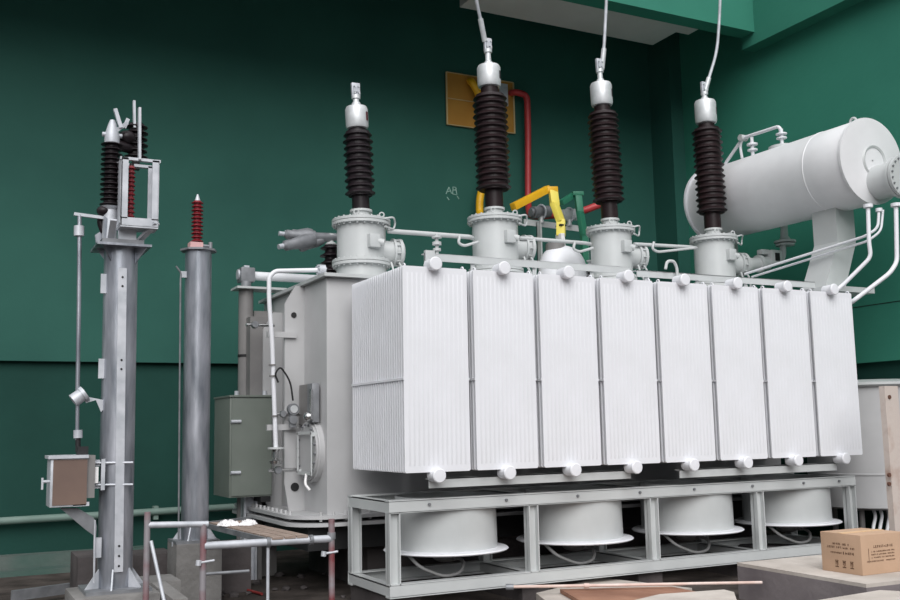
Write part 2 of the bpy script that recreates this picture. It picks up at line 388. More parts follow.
for nm, y, s in (('bottom_rail', FY0, 1), ('bottom_rail', FY1, -1)):
    MB().bb((FX0, y, .175), (FX1, y+s*.01, .275)).bb((FX0, y, .165), (FX1, y+s*.1, .18)).bb((FX0, y, .272), (FX1, y+s*.09, .284)).build(nm, 'paint', fr)
PX = (FX0+.055, 1.4, 2.83, 4.26, FX1-.06)
for x in PX:
    for y, s in ((FY0, 1), (FY1, -1)):
        w = .052
        mb = MB().bb((x-w, y+s*.05, .275), (x+w, y+s*.058, .905)).bb((x-w, y, .275), (x-w+.01, y+s*.1, .905)).bb((x+w-.01, y, .275), (x+w, y+s*.1, .905))
        mb.build('post', 'paint', fr)
for x in PX:
    for z0_, z1_, nm in ((.18, .27, 'bottom_crossbar'), (.9, 1.0, 'top_crossbar')):
        MB().bb((x-.05, FY0+.02, z0_), (x-.035, FY1-.02, z1_)).bb((x-.05, FY0+.02, z1_-.01), (x+.05, FY1-.02, z1_)).build(nm, 'paint', fr)
def fan(cx, label):
    cy = .665
    t = thing('cooling_fan', label, 'fan', (cx, cy, .49), 'cooling fans in the frame under the radiators')
    MB().lathe((cx, cy, .5), (0, 0, 1), [(.49, 0), (.495, .02), (.487, .5), (.465, .5), (.47, .01)], 64, caps=False).build('fan_duct', 'paint', t)
    MB().lathe((cx, cy, .485), (0, 0, 1), [(.475, .012), (.588, 0), (.6, .01), (.588, .022), (.475, .03)], 64, caps=False).build('bell_mouth', 'radiator', t)
    MB().cyl((cx, cy, .42), (cx, cy, .8), .13, seg=24).sphere((cx, cy, .42), .13, (1, 1, .4)).build('motor', 'grey_hose', t)
    for k in range(6):
        a = k*PI/3; u = V((math.cos(a), math.sin(a), 0)); w_ = V((-math.sin(a), math.cos(a), 0))
        mb = MB().prism([V((cx, cy, .60))+u*.12-w_*.05, V((cx, cy, .58))+u*.47-w_*.1, V((cx, cy, .68))+u*.47+w_*.1, V((cx, cy, .68))+u*.12+w_*.05], (0, 0, .008))
        mb.build('blade', 'dark_paint', t)
    mb = MB()
    for k in range(3):
        a = k*PI/3+.3; u = V((math.cos(a), math.sin(a), 0))*.46
        mb.bar(V((cx, cy, .52))-u, V((cx, cy, .52))+u, .02, .01)
    mb.build('motor_strut', 'dark_paint', t)
    mb = MB().tube([(cx+.03, cy-.12, .44), (cx+.04, cy-.3, .40), (cx-.03, cy-.36, .31), (cx-.2, cy-.36, .285), (cx-.42, cy-.3, .38), (cx-.5, cy-.2, .5)], .016, seg=10, bend=.1)
    mb.bb((cx-.0, cy-.18, .40), (cx+.07, cy-.10, .48))
    mb.build('power_conduit', 'grey_hose', t)
    return t
fn = ['cooling fan nearest the left end, under the two left radiators', 'second cooling fan from the left, in the grey frame',
      'third cooling fan from the left, in the grey frame', 'cooling fan at the right end, beside the cardboard box']
f0 = fan(.72, fn[0])
for k in range(1, 4): dup(f0, V((.72+k*1.475, .665, .49)), fn[k])

# sleepers under the frame
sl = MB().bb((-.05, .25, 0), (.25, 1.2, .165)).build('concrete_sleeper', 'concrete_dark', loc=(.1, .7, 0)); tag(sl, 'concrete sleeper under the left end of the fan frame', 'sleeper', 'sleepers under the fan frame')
for k, lb in enumerate(['concrete sleeper under the second post of the fan frame', 'concrete sleeper under the middle post of the fan frame', 'concrete sleeper under the fourth post of the fan frame', 'concrete sleeper under the right end of the fan frame']):
    c_ = sl.copy(); COL.objects.link(c_); c_.location.x += (k+1)*1.36; c_['label'] = lb

# ================================================================== TURRETS
def turret(cx, R, ztop, label, small=False):
    cy = 2.2
    t = thing('bushing_turret', label, 'turret', (cx, cy, TZ1+.03), 'turrets carrying the bushings')
    MB().lathe((cx, cy, 0), (0, 0, 1), [(R*1.02, TZ1+.03), (R*1.02, 3.44), (R, 3.5), (R, ztop-.05)], 48).build('turret_body', 'paint', t)
    for z, nm in ((3.45, 'lower_flange'), (ztop-.075, 'upper_flange')):
        fl = MB().cyl((cx, cy, z), (cx, cy, z+.03), R*1.2, seg=48).cyl((cx, cy, z+.036), (cx, cy, z+.066), R*1.2, seg=48).build(nm, 'paint', t)
        bolt_parts(fl, 'paint', (cx, cy, z+.03), (0, 0, 1), R*1.12, 24, .010, .1)
    c = MB().cyl((cx, cy, ztop-.01), (cx, cy, ztop+.03), R*.5, seg=32).cyl((cx, cy, ztop+.02), (cx, cy, ztop+.09), R*.38, seg=32).cyl((cx, cy, ztop+.085), (cx, cy, ztop+.11), R*.46, seg=32)
    c.build('neck', 'paint', t)
    # terminal box on the camera side
    d = V((.10, -1, 0)).normalized(); p = V((cx, cy, 0))+d*R
    mb = MB().box((p.x, p.y, ztop-.29), (.13, .12, .15), Matrix.Rotation(math.atan2(d.y, d.x)+PI/2, 3, 'Z'), .008)
    mb.cyl((p.x+.05, p.y-.02, ztop-.29), (p.x+.11, p.y-.04, ztop-.31), .04)
    mb.build('terminal_box', 'paint', t)
    # side port with blank flange
    q = V((cx+R*.75, cy-.06, ztop-.37)); e = V((1, -.12, 0)).normalized()
    sp = MB().cyl(q, q+e*.22, .135, seg=32).cyl(q+e*.13, q+e*.155, .162, seg=32).cyl(q+e*.2, q+e*.235, .162, seg=32).cyl(q+e*.235, q+e*.26, .145, .12, seg=32).build('side_port', 'paint', t)
    bolt_parts(sp, 'paint', q+e*.19, e, .15, 10, .01, .1)
    MB().tube([(cx+R*.6, cy-R*1.02, ztop-.03), (cx+R*1.0, cy-R*1.05, ztop+.0), (cx+R*1.22, cy-R*.7, ztop-.05), (cx+R*1.1, cy-R*.8, ztop-.13), (cx+R*.6, cy-R*1.08, ztop-.12)], .011, seg=8, bend=.07).build('oil_tube', 'paint', t)
    MB().tube([(cx+R*1.0, cy-.2, ztop-.5), (cx+R*1.1, cy-.22, ztop-.62), (cx+R*1.35, cy-.22, ztop-.72), (cx+R*1.4, cy-.2, ztop-.86)], .013, seg=8).build('oil_tube', 'paint', t)
    MB().tube([(cx+R*1.35, cy-.2, ztop-.5), (cx+R*1.55, cy-.22, ztop-.6), (cx+R*1.5, cy-.22, ztop-.74), (cx+R*1.2, cy-.2, ztop-.86)], .013, seg=8).build('oil_tube', 'paint', t)
    for sx, sy in ((-.55, -.85), (.6, -.75)): MB().ring((cx+R*sx, cy+R*sy, ztop+.03), (.3, 1, 0), .026, .008, seg=16, sg=8).build('lifting_eye', 'paint', t)
    return t
BX = (.49, 2.225, 3.935, 5.655)
turret(BX[0], .275, 3.99, 'pale grey turret under the shorter bushing at the left end of the tank')
turret(BX[1], .277, 4.16, 'pale grey turret below the tall bushing beside the yellow busbar')
turret(BX[2], .262, 4.16, 'pale grey turret below the tall bushing beside the green busbar')
turret(BX[3], .27, 4.16, 'pale grey turret of the rightmost bushing, in front of the big drum')

# ================================================================== BUSHINGS
def sheds(z0, z1, n, R, rc):
    P = []; p = (z1-z0)/n
    for i in range(n):
        z = z0+i*p; k = R*(1 if i % 2 == 0 else .95)
        P += [(rc, z+.0), (rc, z+p*.20), (k*.98, z+p*.34), (k, z+p*.40), (k*.985, z+p*.47), (rc+(k-rc)*.4, z+p*.66), (rc, z+p*.88)]
    P.append((rc, z1)); return P
def bushing(cx, tilt, zb, zi0, zi1, n, R, rc, zc0, zc1, rcap, ztop, label, group, core='porcelain', wirept=None):
    cy = 2.2
    t = thing('bushing', label, 'bushing', (cx, cy, zb), group)
    top = V((0, 0, 1))
    B = V((cx, cy, zb)); Z = lambda z: z-zb
    def L(prof, seg=40, caps=True): return MB().lathe(B, top, [(r, Z(z)) for r, z in prof], seg, caps)
    L([(rcap*.76, zb), (rcap*.76, zi0), (rc, zi0)]).build('lower_sleeve', core, t)
    L(sheds(zi0, zi1, n, R, rc), 48).build('insulator', core, t)
    L([(rcap*.74, zi1-.01), (rcap*.74, zc0+.02)]).build('upper_sleeve', core, t)
    cap = L([(rcap*.8, zc0-.01), (rcap*.92, zc0), (rcap, zc0+.03), (rcap, zc1-.03), (rcap*.9, zc1), (.04, zc1+.005)]).build('cap', 'aluminium', t)
    d = V((.62, -.78, 0)).normalized(); p = B+V((0, 0, Z((zc0+zc1)/2)))+d*rcap
    MB().box(p, (.03, .012, .1), Matrix.Rotation(math.atan2(d.y, d.x)+PI/2, 3, 'Z')).build('plate', 'label_red' if ztop < 5.7 else 'black', cap)
    L([(.055, zc1), (.05, zc1+.05), (.036, zc1+.06), (.034, ztop-.1), (.05, ztop-.1), (.05, ztop-.06)], 20).build('stud', 'aluminium', t)
    h = ztop
    cl = MB().box(B+V((0, 0, Z(h))), (.10, .04, .17), bev=.006).box(B+V((.0, -.02, Z(h))), (.07, .03, .05)).build('clamp', 'galv_light', t)
    for dx in (-.025, .025):
        for dz in (-.04, .04): MB().cyl(B+V((dx, -.05, Z(h)+dz)), B+V((dx, -.015, Z(h)+dz)), .01, seg=6).build('bolt', 'aluminium', cl)
    t.rotation_euler = (0, tilt, 0)
    return t
bushing(BX[0], -.040, 4.08, 4.26, 5.01, 10, .172, .135, 5.05, 5.30, .13, 5.50, 'short black ribbed bushing with bare top clamp, leftmost on the tank', 'bushings standing on the tank', 'black_porcelain')
bushing(BX[1], -.018, 4.25, 4.49, 5.68, 16, .218, .178, 5.79, 6.06, .145, 6.33, 'tall brown ribbed bushing in front of the ochre board', 'bushings standing on the tank')
bushing(BX[2], -.034, 4.25, 4.49, 5.68, 16, .208, .17, 5.78, 6.08, .142, 6.33, 'tall brown ribbed bushing in the middle, right of the red busbar', 'bushings standing on the tank')
bushing(BX[3], -.012, 4.25, 4.49, 5.68, 15, .208, .17, 5.76, 6.08, .148, 6.27, 'tall brown ribbed bushing furthest right, in front of the big white drum', 'bushings standing on the tank')
def wire(pts, label):
    P3 = [at(px, py, y=y) for px, py, y in pts]
    t = thing('overhead_cable', label, 'cable', P3[0], 'overhead cables leaving the bushings')
    d = (P3[1]-P3[0]).normalized()
    MB().tube(P3, .021, seg=10, bend=.25, sub=8).build('conductor', 'galv_light', t)
    MB().cyl(P3[0]-d*.02, P3[0]+d*.26, .034, seg=12).build('lug', 'aluminium', t)
wire([(484.5, 40, 2.2), (481, 22, 2.15), (475, -6, 2.05), (468, -60, 1.9), (455, -160, 1.6)], 'pale overhead cable rising from the bushing in front of the ochre board')
wire([(602, 68, 2.2), (604, 48, 2.17), (606.5, 0, 2.1), (608, -60, 1.9), (606, -160, 1.6)], 'pale overhead cable rising from the middle tall bushing')
wire([(704, 95, 2.2), (708, 81, 2.17), (717, 52, 2.12), (720, 10, 2.05), (721, -60, 1.9), (720, -160, 1.6)], 'pale overhead cable curving up from the rightmost bushing')

# ================================================================== PIPES BETWEEN TURRETS
def pipe(name, pts, r, label, m='paint', bend=.07, flanges=()):
    t = thing(name, label, 'pipe', pts[0])
    MB().tube(pts, r, seg=14, bend=bend).build('pipe', m, t)
    if flanges:
        for f, d in flanges: MB().cyl(V(f)-V(d).normalized()*.02, V(f)+V(d).normalized()*.02, r*2.3, seg=20).build('flange', m, t)
    return t
yv = 2.0
for pts_, r__, x_, o_, lb in (([at(388, 231, y=yv), at(470, 237, y=yv), at(472, 238, y=yv+.1)], .028, 456, 0, 'thin white pipe joining the two left turrets'),
        ([at(520, 238, y=yv), at(585, 243, y=yv), at(590, 244, y=yv+.1)], .023, 571, 6, 'thin white pipe joining the two middle turrets'),
        ([at(634, 244, y=yv), at(690, 247, y=yv), at(696, 248, y=yv+.1)], .023, 650, 6, 'thin white pipe joining the two right turrets')):
    t = pipe('vent_pipe', pts_, r__, lb)
    MB().tube([at(x_+4, 236+o_, y=yv-.04), at(x_+2, 243+o_, y=yv-.04), at(x_+8, 246+o_, y=yv-.04), at(x_+22+(22 if x_ == 650 else 0), 242+o_, y=yv-.02)], .017, seg=10, bend=.08).build('drain_tube', 'paint', t)
# upright valve between turrets 1 and 2
v_ = thing('vent_valve', 'small upright white valve beside the second turret, above the first radiator', 'valve', at(437, 254, y=.6))
p = at(437, 254, y=.6)
MB().cyl(p-V((0, 0, .1)), p+V((0, 0, .2)), .018, seg=12).build('stem', 'paint', v_)
MB().cyl(p+V((0, 0, .03)), p+V((0, 0, .055)), .04).cyl(p+V((0, 0, .09)), p+V((0, 0, .12)), .045).cyl(p+V((0, 0, .16)), p+V((0, 0, .175)), .05).build('valve_body', 'paint', v_)

# ================================================================== LOW-VOLTAGE SIDE: busbars, elbow duct, bracket
# yellow
t = thing('busbar_link', 'bent yellow busbar link rising over the tank between the second and third bushings', 'busbar', at(560, 240, y=3.1))
MB().bar(at(513, 207, y=3.1), at(548, 189, y=3.35), .09, .10, bev=.01).build('arm', 'yellow', t)
MB().bar(at(545, 190, y=3.35), at(557, 190, y=3.3), .12, .08, bev=.01).build('joint', 'yellow', t)
MB().bar(at(553, 191, y=3.3), at(555, 206, y=3.25), .12, .08, bev=.01).bar(at(554, 203, y=3.25), at(561, 222, y=3.15), .12, .08, bev=.01).bar(at(561, 220, y=3.15), at(561, 236, y=3.12), .12, .08, bev=.01).build('drop_leg', 'yellow_pale', t)
MB().bar(at(560, 234, y=3.12), at(561, 247, y=3.12), .14, .06, bev=.005).build('end_tab', 'cloth', t)
MB().bar(at(561, 225, y=3.14), at(561, 226.5, y=3.14), .13, .09).build('strap', 'black', t)
# green
t = thing('busbar_link', 'bent green busbar link left of the third bushing', 'busbar', at(580, 240, y=3.4))
MB().bar(at(561, 203, y=3.4), at(575, 194, y=3.55), .08, .08, bev=.01).build('arm', 'green', t)
MB().bar(at(572, 194, y=3.5), at(583, 194, y=3.45), .11, .06, bev=.01).build('joint', 'green', t)
MB().bar(at(578, 196, y=3.45), at(580, 213, y=3.4), .10, .07, bev=.01).bar(at(580, 212, y=3.4), at(584, 236, y=3.35), .115, .07, bev=.01).build('drop_leg', 'green', t)
g_ = at(584, 236, y=3.35); MB().bb((g_.x-.05, 3.32, TZ1+.034), (g_.x+.05, 3.38, g_.z+.02)).build('riser', 'green', t)
# post insulators with grey and red ends behind
for px, py, m_, lb in ((541, 212, 'galv_dull', 'grey clamp insulator on the bracket behind the yellow busbar'), (569, 215, 'aluminium', 'pale clamp insulator on the bracket beside the green busbar')):
    t = thing('support_insulator', lb, 'insulator', at(px, 222, y=3.7), 'clamp insulators on the bracket')
    c0 = at(px, py, y=3.7)
    MB().cyl(c0+V((-.14, -.0, -.02)), c0+V((.16, .05, .03)), .085, seg=20).cyl(c0+V((-.18, 0, -.02)), c0+V((-.14, 0, -.02)), .06, seg=20).build('clamp', m_, t)
    MB().cyl(c0+V((0, 0, -.16)), c0, .035, seg=14).build('stem', 'aluminium', t)
    MB().ring(c0, (1, .2, .1), .1, .014).build('clamp_ring', 'galv_light', t)
t = thing('support_bracket', 'pale grey angle-steel bracket standing behind the yellow busbar', 'bracket', (3.25, 3.7, TZ1+.03))
a = at(524, 222, y=3.72); b = at(590, 230, y=3.72)
MB().bar(a, b, .02, .085).build('crossbar', 'paint', t)
c0 = at(539, 224, y=3.7); 
MB().bb((c0.x-.04, 3.69, TZ1+.03), (c0.x+.04, 3.71, c0.z+.02)).bb((c0.x-.04, 3.6, TZ1+.03), (c0.x-.025, 3.71, c0.z+.02)).build('post', 'paint', t)
c1 = at(586, 230, y=3.7)
MB().bb((c1.x-.03, 3.69, TZ1+.03), (c1.x+.03, 3.71, c1.z)).build('post', 'paint', t)
# elbow duct (white dome pipe)
c0 = at(562, 262, y=3.0)
t = thing('elbow_duct', 'fat white elbow duct behind the third radiator, under the yellow busbar', 'duct', (c0.x, 3.0, TZ1+.03))
mb = MB().tube([V((c0.x-.16, 3.02, TZ1+.05)), V((c0.x-.13, 3.0, c0.z+.02)), V((c0.x+.12, 3.0, c0.z+.03)), V((c0.x+.28, 2.98, TZ1+.05))], .2, seg=28, bend=.22, sub=8)
mb.build('elbow', 'radiator', t)
MB().cyl((c0.x-.1, 3, c0.z+.14), (c0.x-.1, 3, c0.z+.24), .13, seg=28).bolts((c0.x-.1, 3, c0.z+.24), (0, 0, 1), .1, 8).build('top_flange', 'dark_paint', t)
# black ribbed low-voltage bushings
def lvb(c, label, h=.35, R=.13):
    t = thing('ribbed_insulator', label, 'insulator', (c.x, c.y, TZ1+.035), 'small black ribbed insulators on the tank cover')
    z0 = TZ1+.035
    MB().lathe((c.x, c.y, 0), (0, 0, 1), sheds(z0+.03, z0+h, 6, R, R*.55), 32).build('insulator', 'black_porcelain', t)
    MB().cyl((c.x, c.y, z0), (c.x, c.y, z0+.04), R*.9).build('base', 'paint', t)
    MB().lathe((c.x, c.y, z0+h-.01), (0, 0, 1), [(R*.6, 0), (R*.4, .03), (.03, .04), (.03, .10), (.05, .11), (.05, .13)], 20).build('terminal', 'paint', t)
lvb(at(331, 262, y=2.75), 'small black ribbed insulator behind the leftmost turret', .56, .13)
lvb(at(590, 262, y=2.9), 'small black ribbed insulator behind the third turret', .5, .17)
# grey cable terminations
c0 = at(332, 237, y=2.75)
t = thing('cable_elbow_cluster', 'grey moulded cable terminations sticking out left of the leftmost turret', 'cable termination', c0)
def blob(name, px0, py0, px1, py1, r0, r1, y0, y1, m='dark_paint', tip=None):
    A_ = at(px0, py0, y=y0); B_ = at(px1, py1, y=y1); L_ = (B_-A_).length
    mb = MB().lathe(A_, B_-A_, [(r0*.5, 0), (r0, .03), (r0, L_*.3), (r1*1.1, L_*.75), (r1, L_)], 24)
    o = mb.build(name, m, t)
    if tip: MB().cyl(A_-(B_-A_).normalized()*.06, A_+(B_-A_).normalized()*.02, r0*.5, seg=16).build('terminal', tip, o)
blob('termination', 284, 234, 314, 238, .055, .085, 2.75, 2.75, 'galv_dull', 'galv_light')
blob('termination', 283, 246, 313, 240, .06, .08, 2.6, 2.7, 'galv_dull', 'galv_light')
blob('termination', 290, 233, 312, 236, .05, .08, 2.95, 2.85, 'galv_dull', 'galv_light')
blob('termination', 300, 250, 322, 240, .035, .05, 2.7, 2.75, 'galv_dull')
MB().cyl(at(308, 238, y=2.75), at(336, 237, y=2.75), .07, .045).build('collector', 'galv_dull', t)

# ================================================================== LEFT END OF THE TANK: pipes, cabinet
a = at(246, 275, y=3.4)
t = thing('relay_box', 'small square grey box at the left end of the fat white pipe', 'box', (a.x, a.y, a.z-.1))
p0, p1 = at(239, 268, y=3.4), at(253, 283, y=3.4)
MB().bb((p0.x, 3.3, p1.z), (p1.x, 3.5, p0.z), bev=.015).build('housing', 'galv_dull', t)
MB().cyl((p0.x-.02, 3.4, a.z), (p0.x, 3.4, a.z), .06).bb((a.x-.03, 3.36, p0.z), (a.x+.03, 3.44, p0.z+.03)).build('lug', 'galv_light', t)
a1 = at(256, 276, y=3.4); b1 = at(350, 277, y=3.4)
pipe('oil_pipe', [V((p1.x, 3.4, a1.z)), V((b1.x, 3.4, a1.z-.0))], .052, 'fat white horizontal pipe between the small grey box and the leftmost turret', 'radiator')
# vertical drain pipe with flanges
pw = [at(322, 270, y=2.1), at(275, 271, y=2.1), at(269, 277, y=2.1), at(269, 300, y=2.1), at(272, 340, y=2.1), at(276, 452, y=2.1)]
t = pipe('drain_pipe', pw, .024, 'white pipe bent down over the tank end, running beside the grey cabinet', 'radiator', bend=.08)
e = at(276, 452, y=2.1)
MB().cyl(e+V((0, 0, .03)), e+V((0, 0, .05)), .085).build('flange', 'paint', t)
MB().lathe(e+V((0, 0, -.12)), (0, 0, 1), [(.06, 0), (.07, .03), (.03, .06), (.03, .12), (.06, .16)], 20).build('valve', 'chrome', t)
s_ = at(321, 270, y=2.1)
MB().cyl(s_+V((-.03, 0, 0)), s_+V((.04, 0, 0)), .06).bolts(s_+V((.0, 0, 0)), (1, 0, 0), .045, 6, .01, .1).build('flange', 'galv_light', t)
for py in (365, 376, 416):
    q = at(271+(py-340)*.045, py, y=2.1); MB().cyl(q-V((0, 0, .008)), q+V((0, 0, .008)), .036, seg=14).build('clip', 'dark_paint', t)
# gauges / valves around
def valve(px, py, y, lab, r=.05):
    c = at(px, py, y=y); t = thing('valve', lab, 'valve', c)
    MB().sphere(c, r).cyl(c+V((-.1, 0, 0)), c+V((.22, 0, 0)), r*.4, seg=14).build('valve_body', 'chrome', t)
    MB().cyl(c+V((-.02, -.09, 0)), c+V((-.02, -.05, 0)), r*.8, seg=20).build('hand_wheel', 'galv_dull', t); return t
valve(255, 325, 2.7, 'round polished valve beside the white drain pipe', .045)
valve(278, 470, 2.2, 'small steel valve at the foot of the white drain pipe', .045)
valve(283, 414, 2.2, 'steel valve beside the middle of the white drain pipe', .04)
c = at(293, 414, y=2.05)
t = thing('pressure_gauge', 'round grey gauge on the tank end, right of the white drain pipe', 'gauge', c)
MB().cyl(c+V((0, -.03, .05)), c+V((0, .03, .05)), .06, seg=24).cyl(c+V((0, -.03, -.06)), c+V((0, .03, -.06)), .045, seg=20).bb((c.x-.03, 2.04, c.z-.14), (c.x+.03, 2.1, c.z+.1)).build('gauge_body', 'galv_dull', t)
MB().cyl(c+V((0, -.04, .05)), c+V((0, -.031, .05)), .04, seg=24).build('dial', 'aluminium', t)
MB().tube([c+V((0, 0, .14)), c+V((-.03, 0, .35)), c+V((-.14, 0, .5)), c+V((-.2, 0, .42)), c+V((-.16, 0, .33))], .01, seg=8, bend=.1).build('capillary', 'black', t)
# tall grey column behind the cabinet
a = at(246, 290, y=3.3)
t = thing('pipe_column', 'tall grey round column with a round top plate, behind the grey cabinet', 'column', (a.x, 3.3, 0))
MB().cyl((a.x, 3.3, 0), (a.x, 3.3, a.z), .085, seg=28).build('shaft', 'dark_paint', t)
l, r_ = at(234, 291, y=3.3), at(283, 291, y=3.3)
MB().bb((l.x, 3.15, a.z), (r_.x, 3.45, a.z+.025)).build('top_plate', 'paint', t)
MB().cyl((a.x, 3.3, a.z+.025), (a.x, 3.3, a.z+.1), .06).build('neck', 'galv_dull', t)
MB().cyl((a.x, 3.3, 2.5), (a.x, 3.3, 2.53), .09).build('band', 'black', t)
t = thing('cable_duct', 'flat grey upright duct between the round column and the tank', 'duct', (-.33, 3.35, 0))
l, r_ = at(252, 320, y=3.4), at(264, 320, y=3.4)
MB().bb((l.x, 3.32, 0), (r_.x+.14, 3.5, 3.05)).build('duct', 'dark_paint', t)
# grey cabinet
a, b = at(230, 397, y=2.85), at(272, 496, y=2.85)
t = thing('control_cabinet', 'grey steel control cabinet with two hinges, left of the transformer tank', 'cabinet', ((a.x+b.x)/2, 3.0, 0))
MB().bb((a.x, 2.85, b.z), (b.x, 3.55, a.z), bev=.006).build('body', 'cabinet_paint', t)
dr = MB().bb((a.x+.02, 2.835, b.z+.02), (b.x-.01, 2.85, a.z-.02)).build('door', 'cabinet_paint', t)
for z in (a.z-.27, b.z+.27): MB().cyl((a.x+.01, 2.83, z), (a.x+.12, 2.83, z), .02, seg=12).build('hinge', 'galv_light', dr)
MB().bb((a.x-.01, 2.83, a.z), (b.x+.01, 3.56, a.z+.02)).build('rain_cap', 'cabinet_paint', t)
for xx in (a.x+.1, a.x+.42): MB().cyl((xx, 2.95, a.z), (xx, 2.95, a.z+.07), .025, seg=12).build('gland', 'galv_light', t)
l, r_ = at(243, 520, y=3.1), at(256, 520, y=3.1)
MB().bb((l.x, 3.05, 0), (l.x+.02, 3.2, b.z)).bb((r_.x-.02, 3.05, 0), (r_.x, 3.2, b.z)).bb((l.x, 3.12, 0), (r_.x, 3.14, b.z)).build('leg', 'galv_light', t)
MB().bb((r_.x+.02, 3.1, 0), (r_.x+.07, 3.15, b.z)).build('conduit', 'dark_paint', t)
MB().bb((a.x+.35, 2.84, b.z-.06), (b.x-.02, 3.2, b.z)).build('cable_entry', 'black', t)

# ================================================================== CONSERVATOR
CX, CZ, CR, CY0, CY1 = 6.4, 4.79, .53, .17, 2.97
t = thing('conservator_drum', 'big white horizontal oil drum behind the rightmost bushing', 'drum', (CX, 1.6, 3.25))
tl = V((0, 1, .012)).normalized(); o = V((CX, CY0, CZ)); Lc = CY1-CY0
MB().lathe(o, tl, [(CR*.985, -.0), (CR, .012), (CR, Lc*.21), (CR+.006, Lc*.21+.005), (CR+.006, Lc*.21+.02), (CR, Lc*.21+.025), (CR, Lc-.01), (CR*.985, Lc)], 72).build('shell', 'drum_paint', t)
MB().lathe(o, -tl, [(CR+.012, -.02), (CR+.012, .012), (CR*.97, .014), (CR*.9, .02), (.01, .024)], 72, caps=False).build('near_end_cap', 'drum_paint', t)
MB().lathe(o+tl*Lc, tl, [(CR+.035, -.02), (CR+.035, .012), (CR*.97, .014), (.01, .024)], 72).build('far_end_cap', 'radiator', t)
nz = o+V((.08, 0, -.27)); NL = .40
n_ = MB().cyl(nz+tl*-.0, nz-tl*(NL-.08), .212, seg=40).build('manhole_nozzle', 'paint', t)
MB().cyl(nz-tl*(NL-.09), nz-tl*(NL-.05), .255, seg=48).cyl(nz-tl*(NL-.04), nz-tl*NL, .255, seg=48).build('nozzle_flange', 'paint', n_)
bolt_parts(n_, 'galv_dull', nz-tl*NL, tl, .228, 20, .012, .03)
MB().bb((nz.x-.1, nz.y-.36, nz.z+.14), (nz.x+.02, nz.y-.1, nz.z+.155)).build('ledge', 'dark_paint', n_)
MB().bb((nz.x-.02, nz.y-NL-.03, nz.z-.02), (nz.x+.15, nz.y-NL, nz.z+.0)).build('handle', 'chrome', n_)
MB().lathe(o+V((.03, 0, .0)), -tl, [(.19, 0), (.21, .02), (.19, .04), (.165, .03), (.165, 0)], 40).build('cap_ring', 'paint', t)
MB().ring((CX, CY0+.22, CZ+CR+.035), (1, 0, 0), .045, .016).build('lifting_eye', 'paint', t)
MB().ring((CX-.2, CY1-.35, CZ+CR-.0), (1, 0, 0), .045, .016).build('lifting_eye', 'paint', t)
# support column with a kink
def pillar(y0, y1):
    mb = MB()
    mb.prism([(CX-.16, y0, 3.86), (CX+.16, y0, 3.86), (CX+.16, y0, CZ-.3), (CX-.16, y0, CZ-.3)], (0, y1-y0, 0))
    mb.prism([(CX-.45, y0, 3.23), (CX-.1, y0, 3.23), (CX+.16, y0, 3.86), (CX-.16, y0, 3.86)], (0, y1-y0, 0))
    return mb
pillar(.62, 1.0).build('support_column', 'paint', t)
MB().bb((TX1-.25, .3, 3.17), (CX+.05, 3.3, 3.235)).build('support_shelf', 'paint', t)
pillar(2.7, 3.1).build('support_column', 'paint', t)
# top valves and breather pipe
def at_c(px, py): return at(px, py, x=CX)
g1, g2 = at_c(753, 158), at_c(782, 144)
t = thing('breather_pipe', 'thin white pipe with two valves on top of the big white drum', 'pipe', g2)
MB().tube([g2+V((0, 0, .02)), at_c(780, 126), at_c(743, 138), at_c(725, 164), at_c(722, 178)], .024, seg=12, bend=.07).build('pipe', 'radiator', t)
MB().tube([at_c(743, 138), at_c(740, 146), at_c(743, 163)], .02, seg=10).build('branch', 'radiator', t)
for g_, top in ((g1, at_c(753, 137)), (g2, at_c(781, 129))):
    h = top.z-g_.z; c = V((CX, g_.y, g_.z-.1))
    MB().cyl(c, c+V((0, 0, h+.1)), .025, seg=12).cyl(c+V((0, 0, .1+h*.35)), c+V((0, 0, .1+h*.42)), .07).cyl(c+V((0, 0, .1+h*.62)), c+V((0, 0, .1+h*.7)), .075).build('valve', 'radiator', t)
MB().cyl((CX, g2.y, CZ+CR-.02), (CX, g2.y, CZ+CR+.03), .18, seg=32).build('base_flange', 'paint', t)
MB().cyl(at_c(743, 138)-V((.06, 0, 0)), at_c(743, 138)+V((.06, 0, 0)), .045).build('joint', 'paint', t)
# pipe from right turret to drum with relay
t = thing('gas_relay', 'white pipe with valve and relay between the rightmost turret and the drum', 'relay', at(770, 262, y=2.2))
A_ = at(733, 266, y=2.1); B_ = at(768, 263, y=2.1)
MB().cyl(A_, B_, .09, seg=24).cyl(A_+(B_-A_)*.3, A_+(B_-A_)*.4, .12, seg=24).cyl(A_+(B_-A_)*.7, A_+(B_-A_)*.78, .12, seg=24).build('pipe', 'paint', t)
C_ = at(772, 258, y=2.1)
MB().box(C_, (.2, .2, .2), bev=.02).box(C_+V((-.16, 0, .07)), (.14, .1, .07), bev=.01).build('relay_body', 'paint', t)
MB().box(C_+V((0, -.1, .0)), (.08, .02, .11)).build('sight_glass', 'black', t)
D_ = V((CX-.15, 2.1, CZ-CR-.02))
D_ = at(785, 243, y=2.1)
MB().tube([C_+V((.08, 0, -.02)), C_+V((.2, 0, .0)), D_+V((0, 0, .25))], .045, seg=16).cyl(D_-V((0, 0, .04)), D_-V((0, 0, .015)), .13, seg=24).cyl(D_+V((0, 0, .0)), D_+V((0, 0, .03)), .15, seg=24).lathe(D_+V((0, 0, .02)), (0, 0, 1), [(.1, 0), (.05, .08), (.05, .3)], 20).build('riser', 'paint', t)
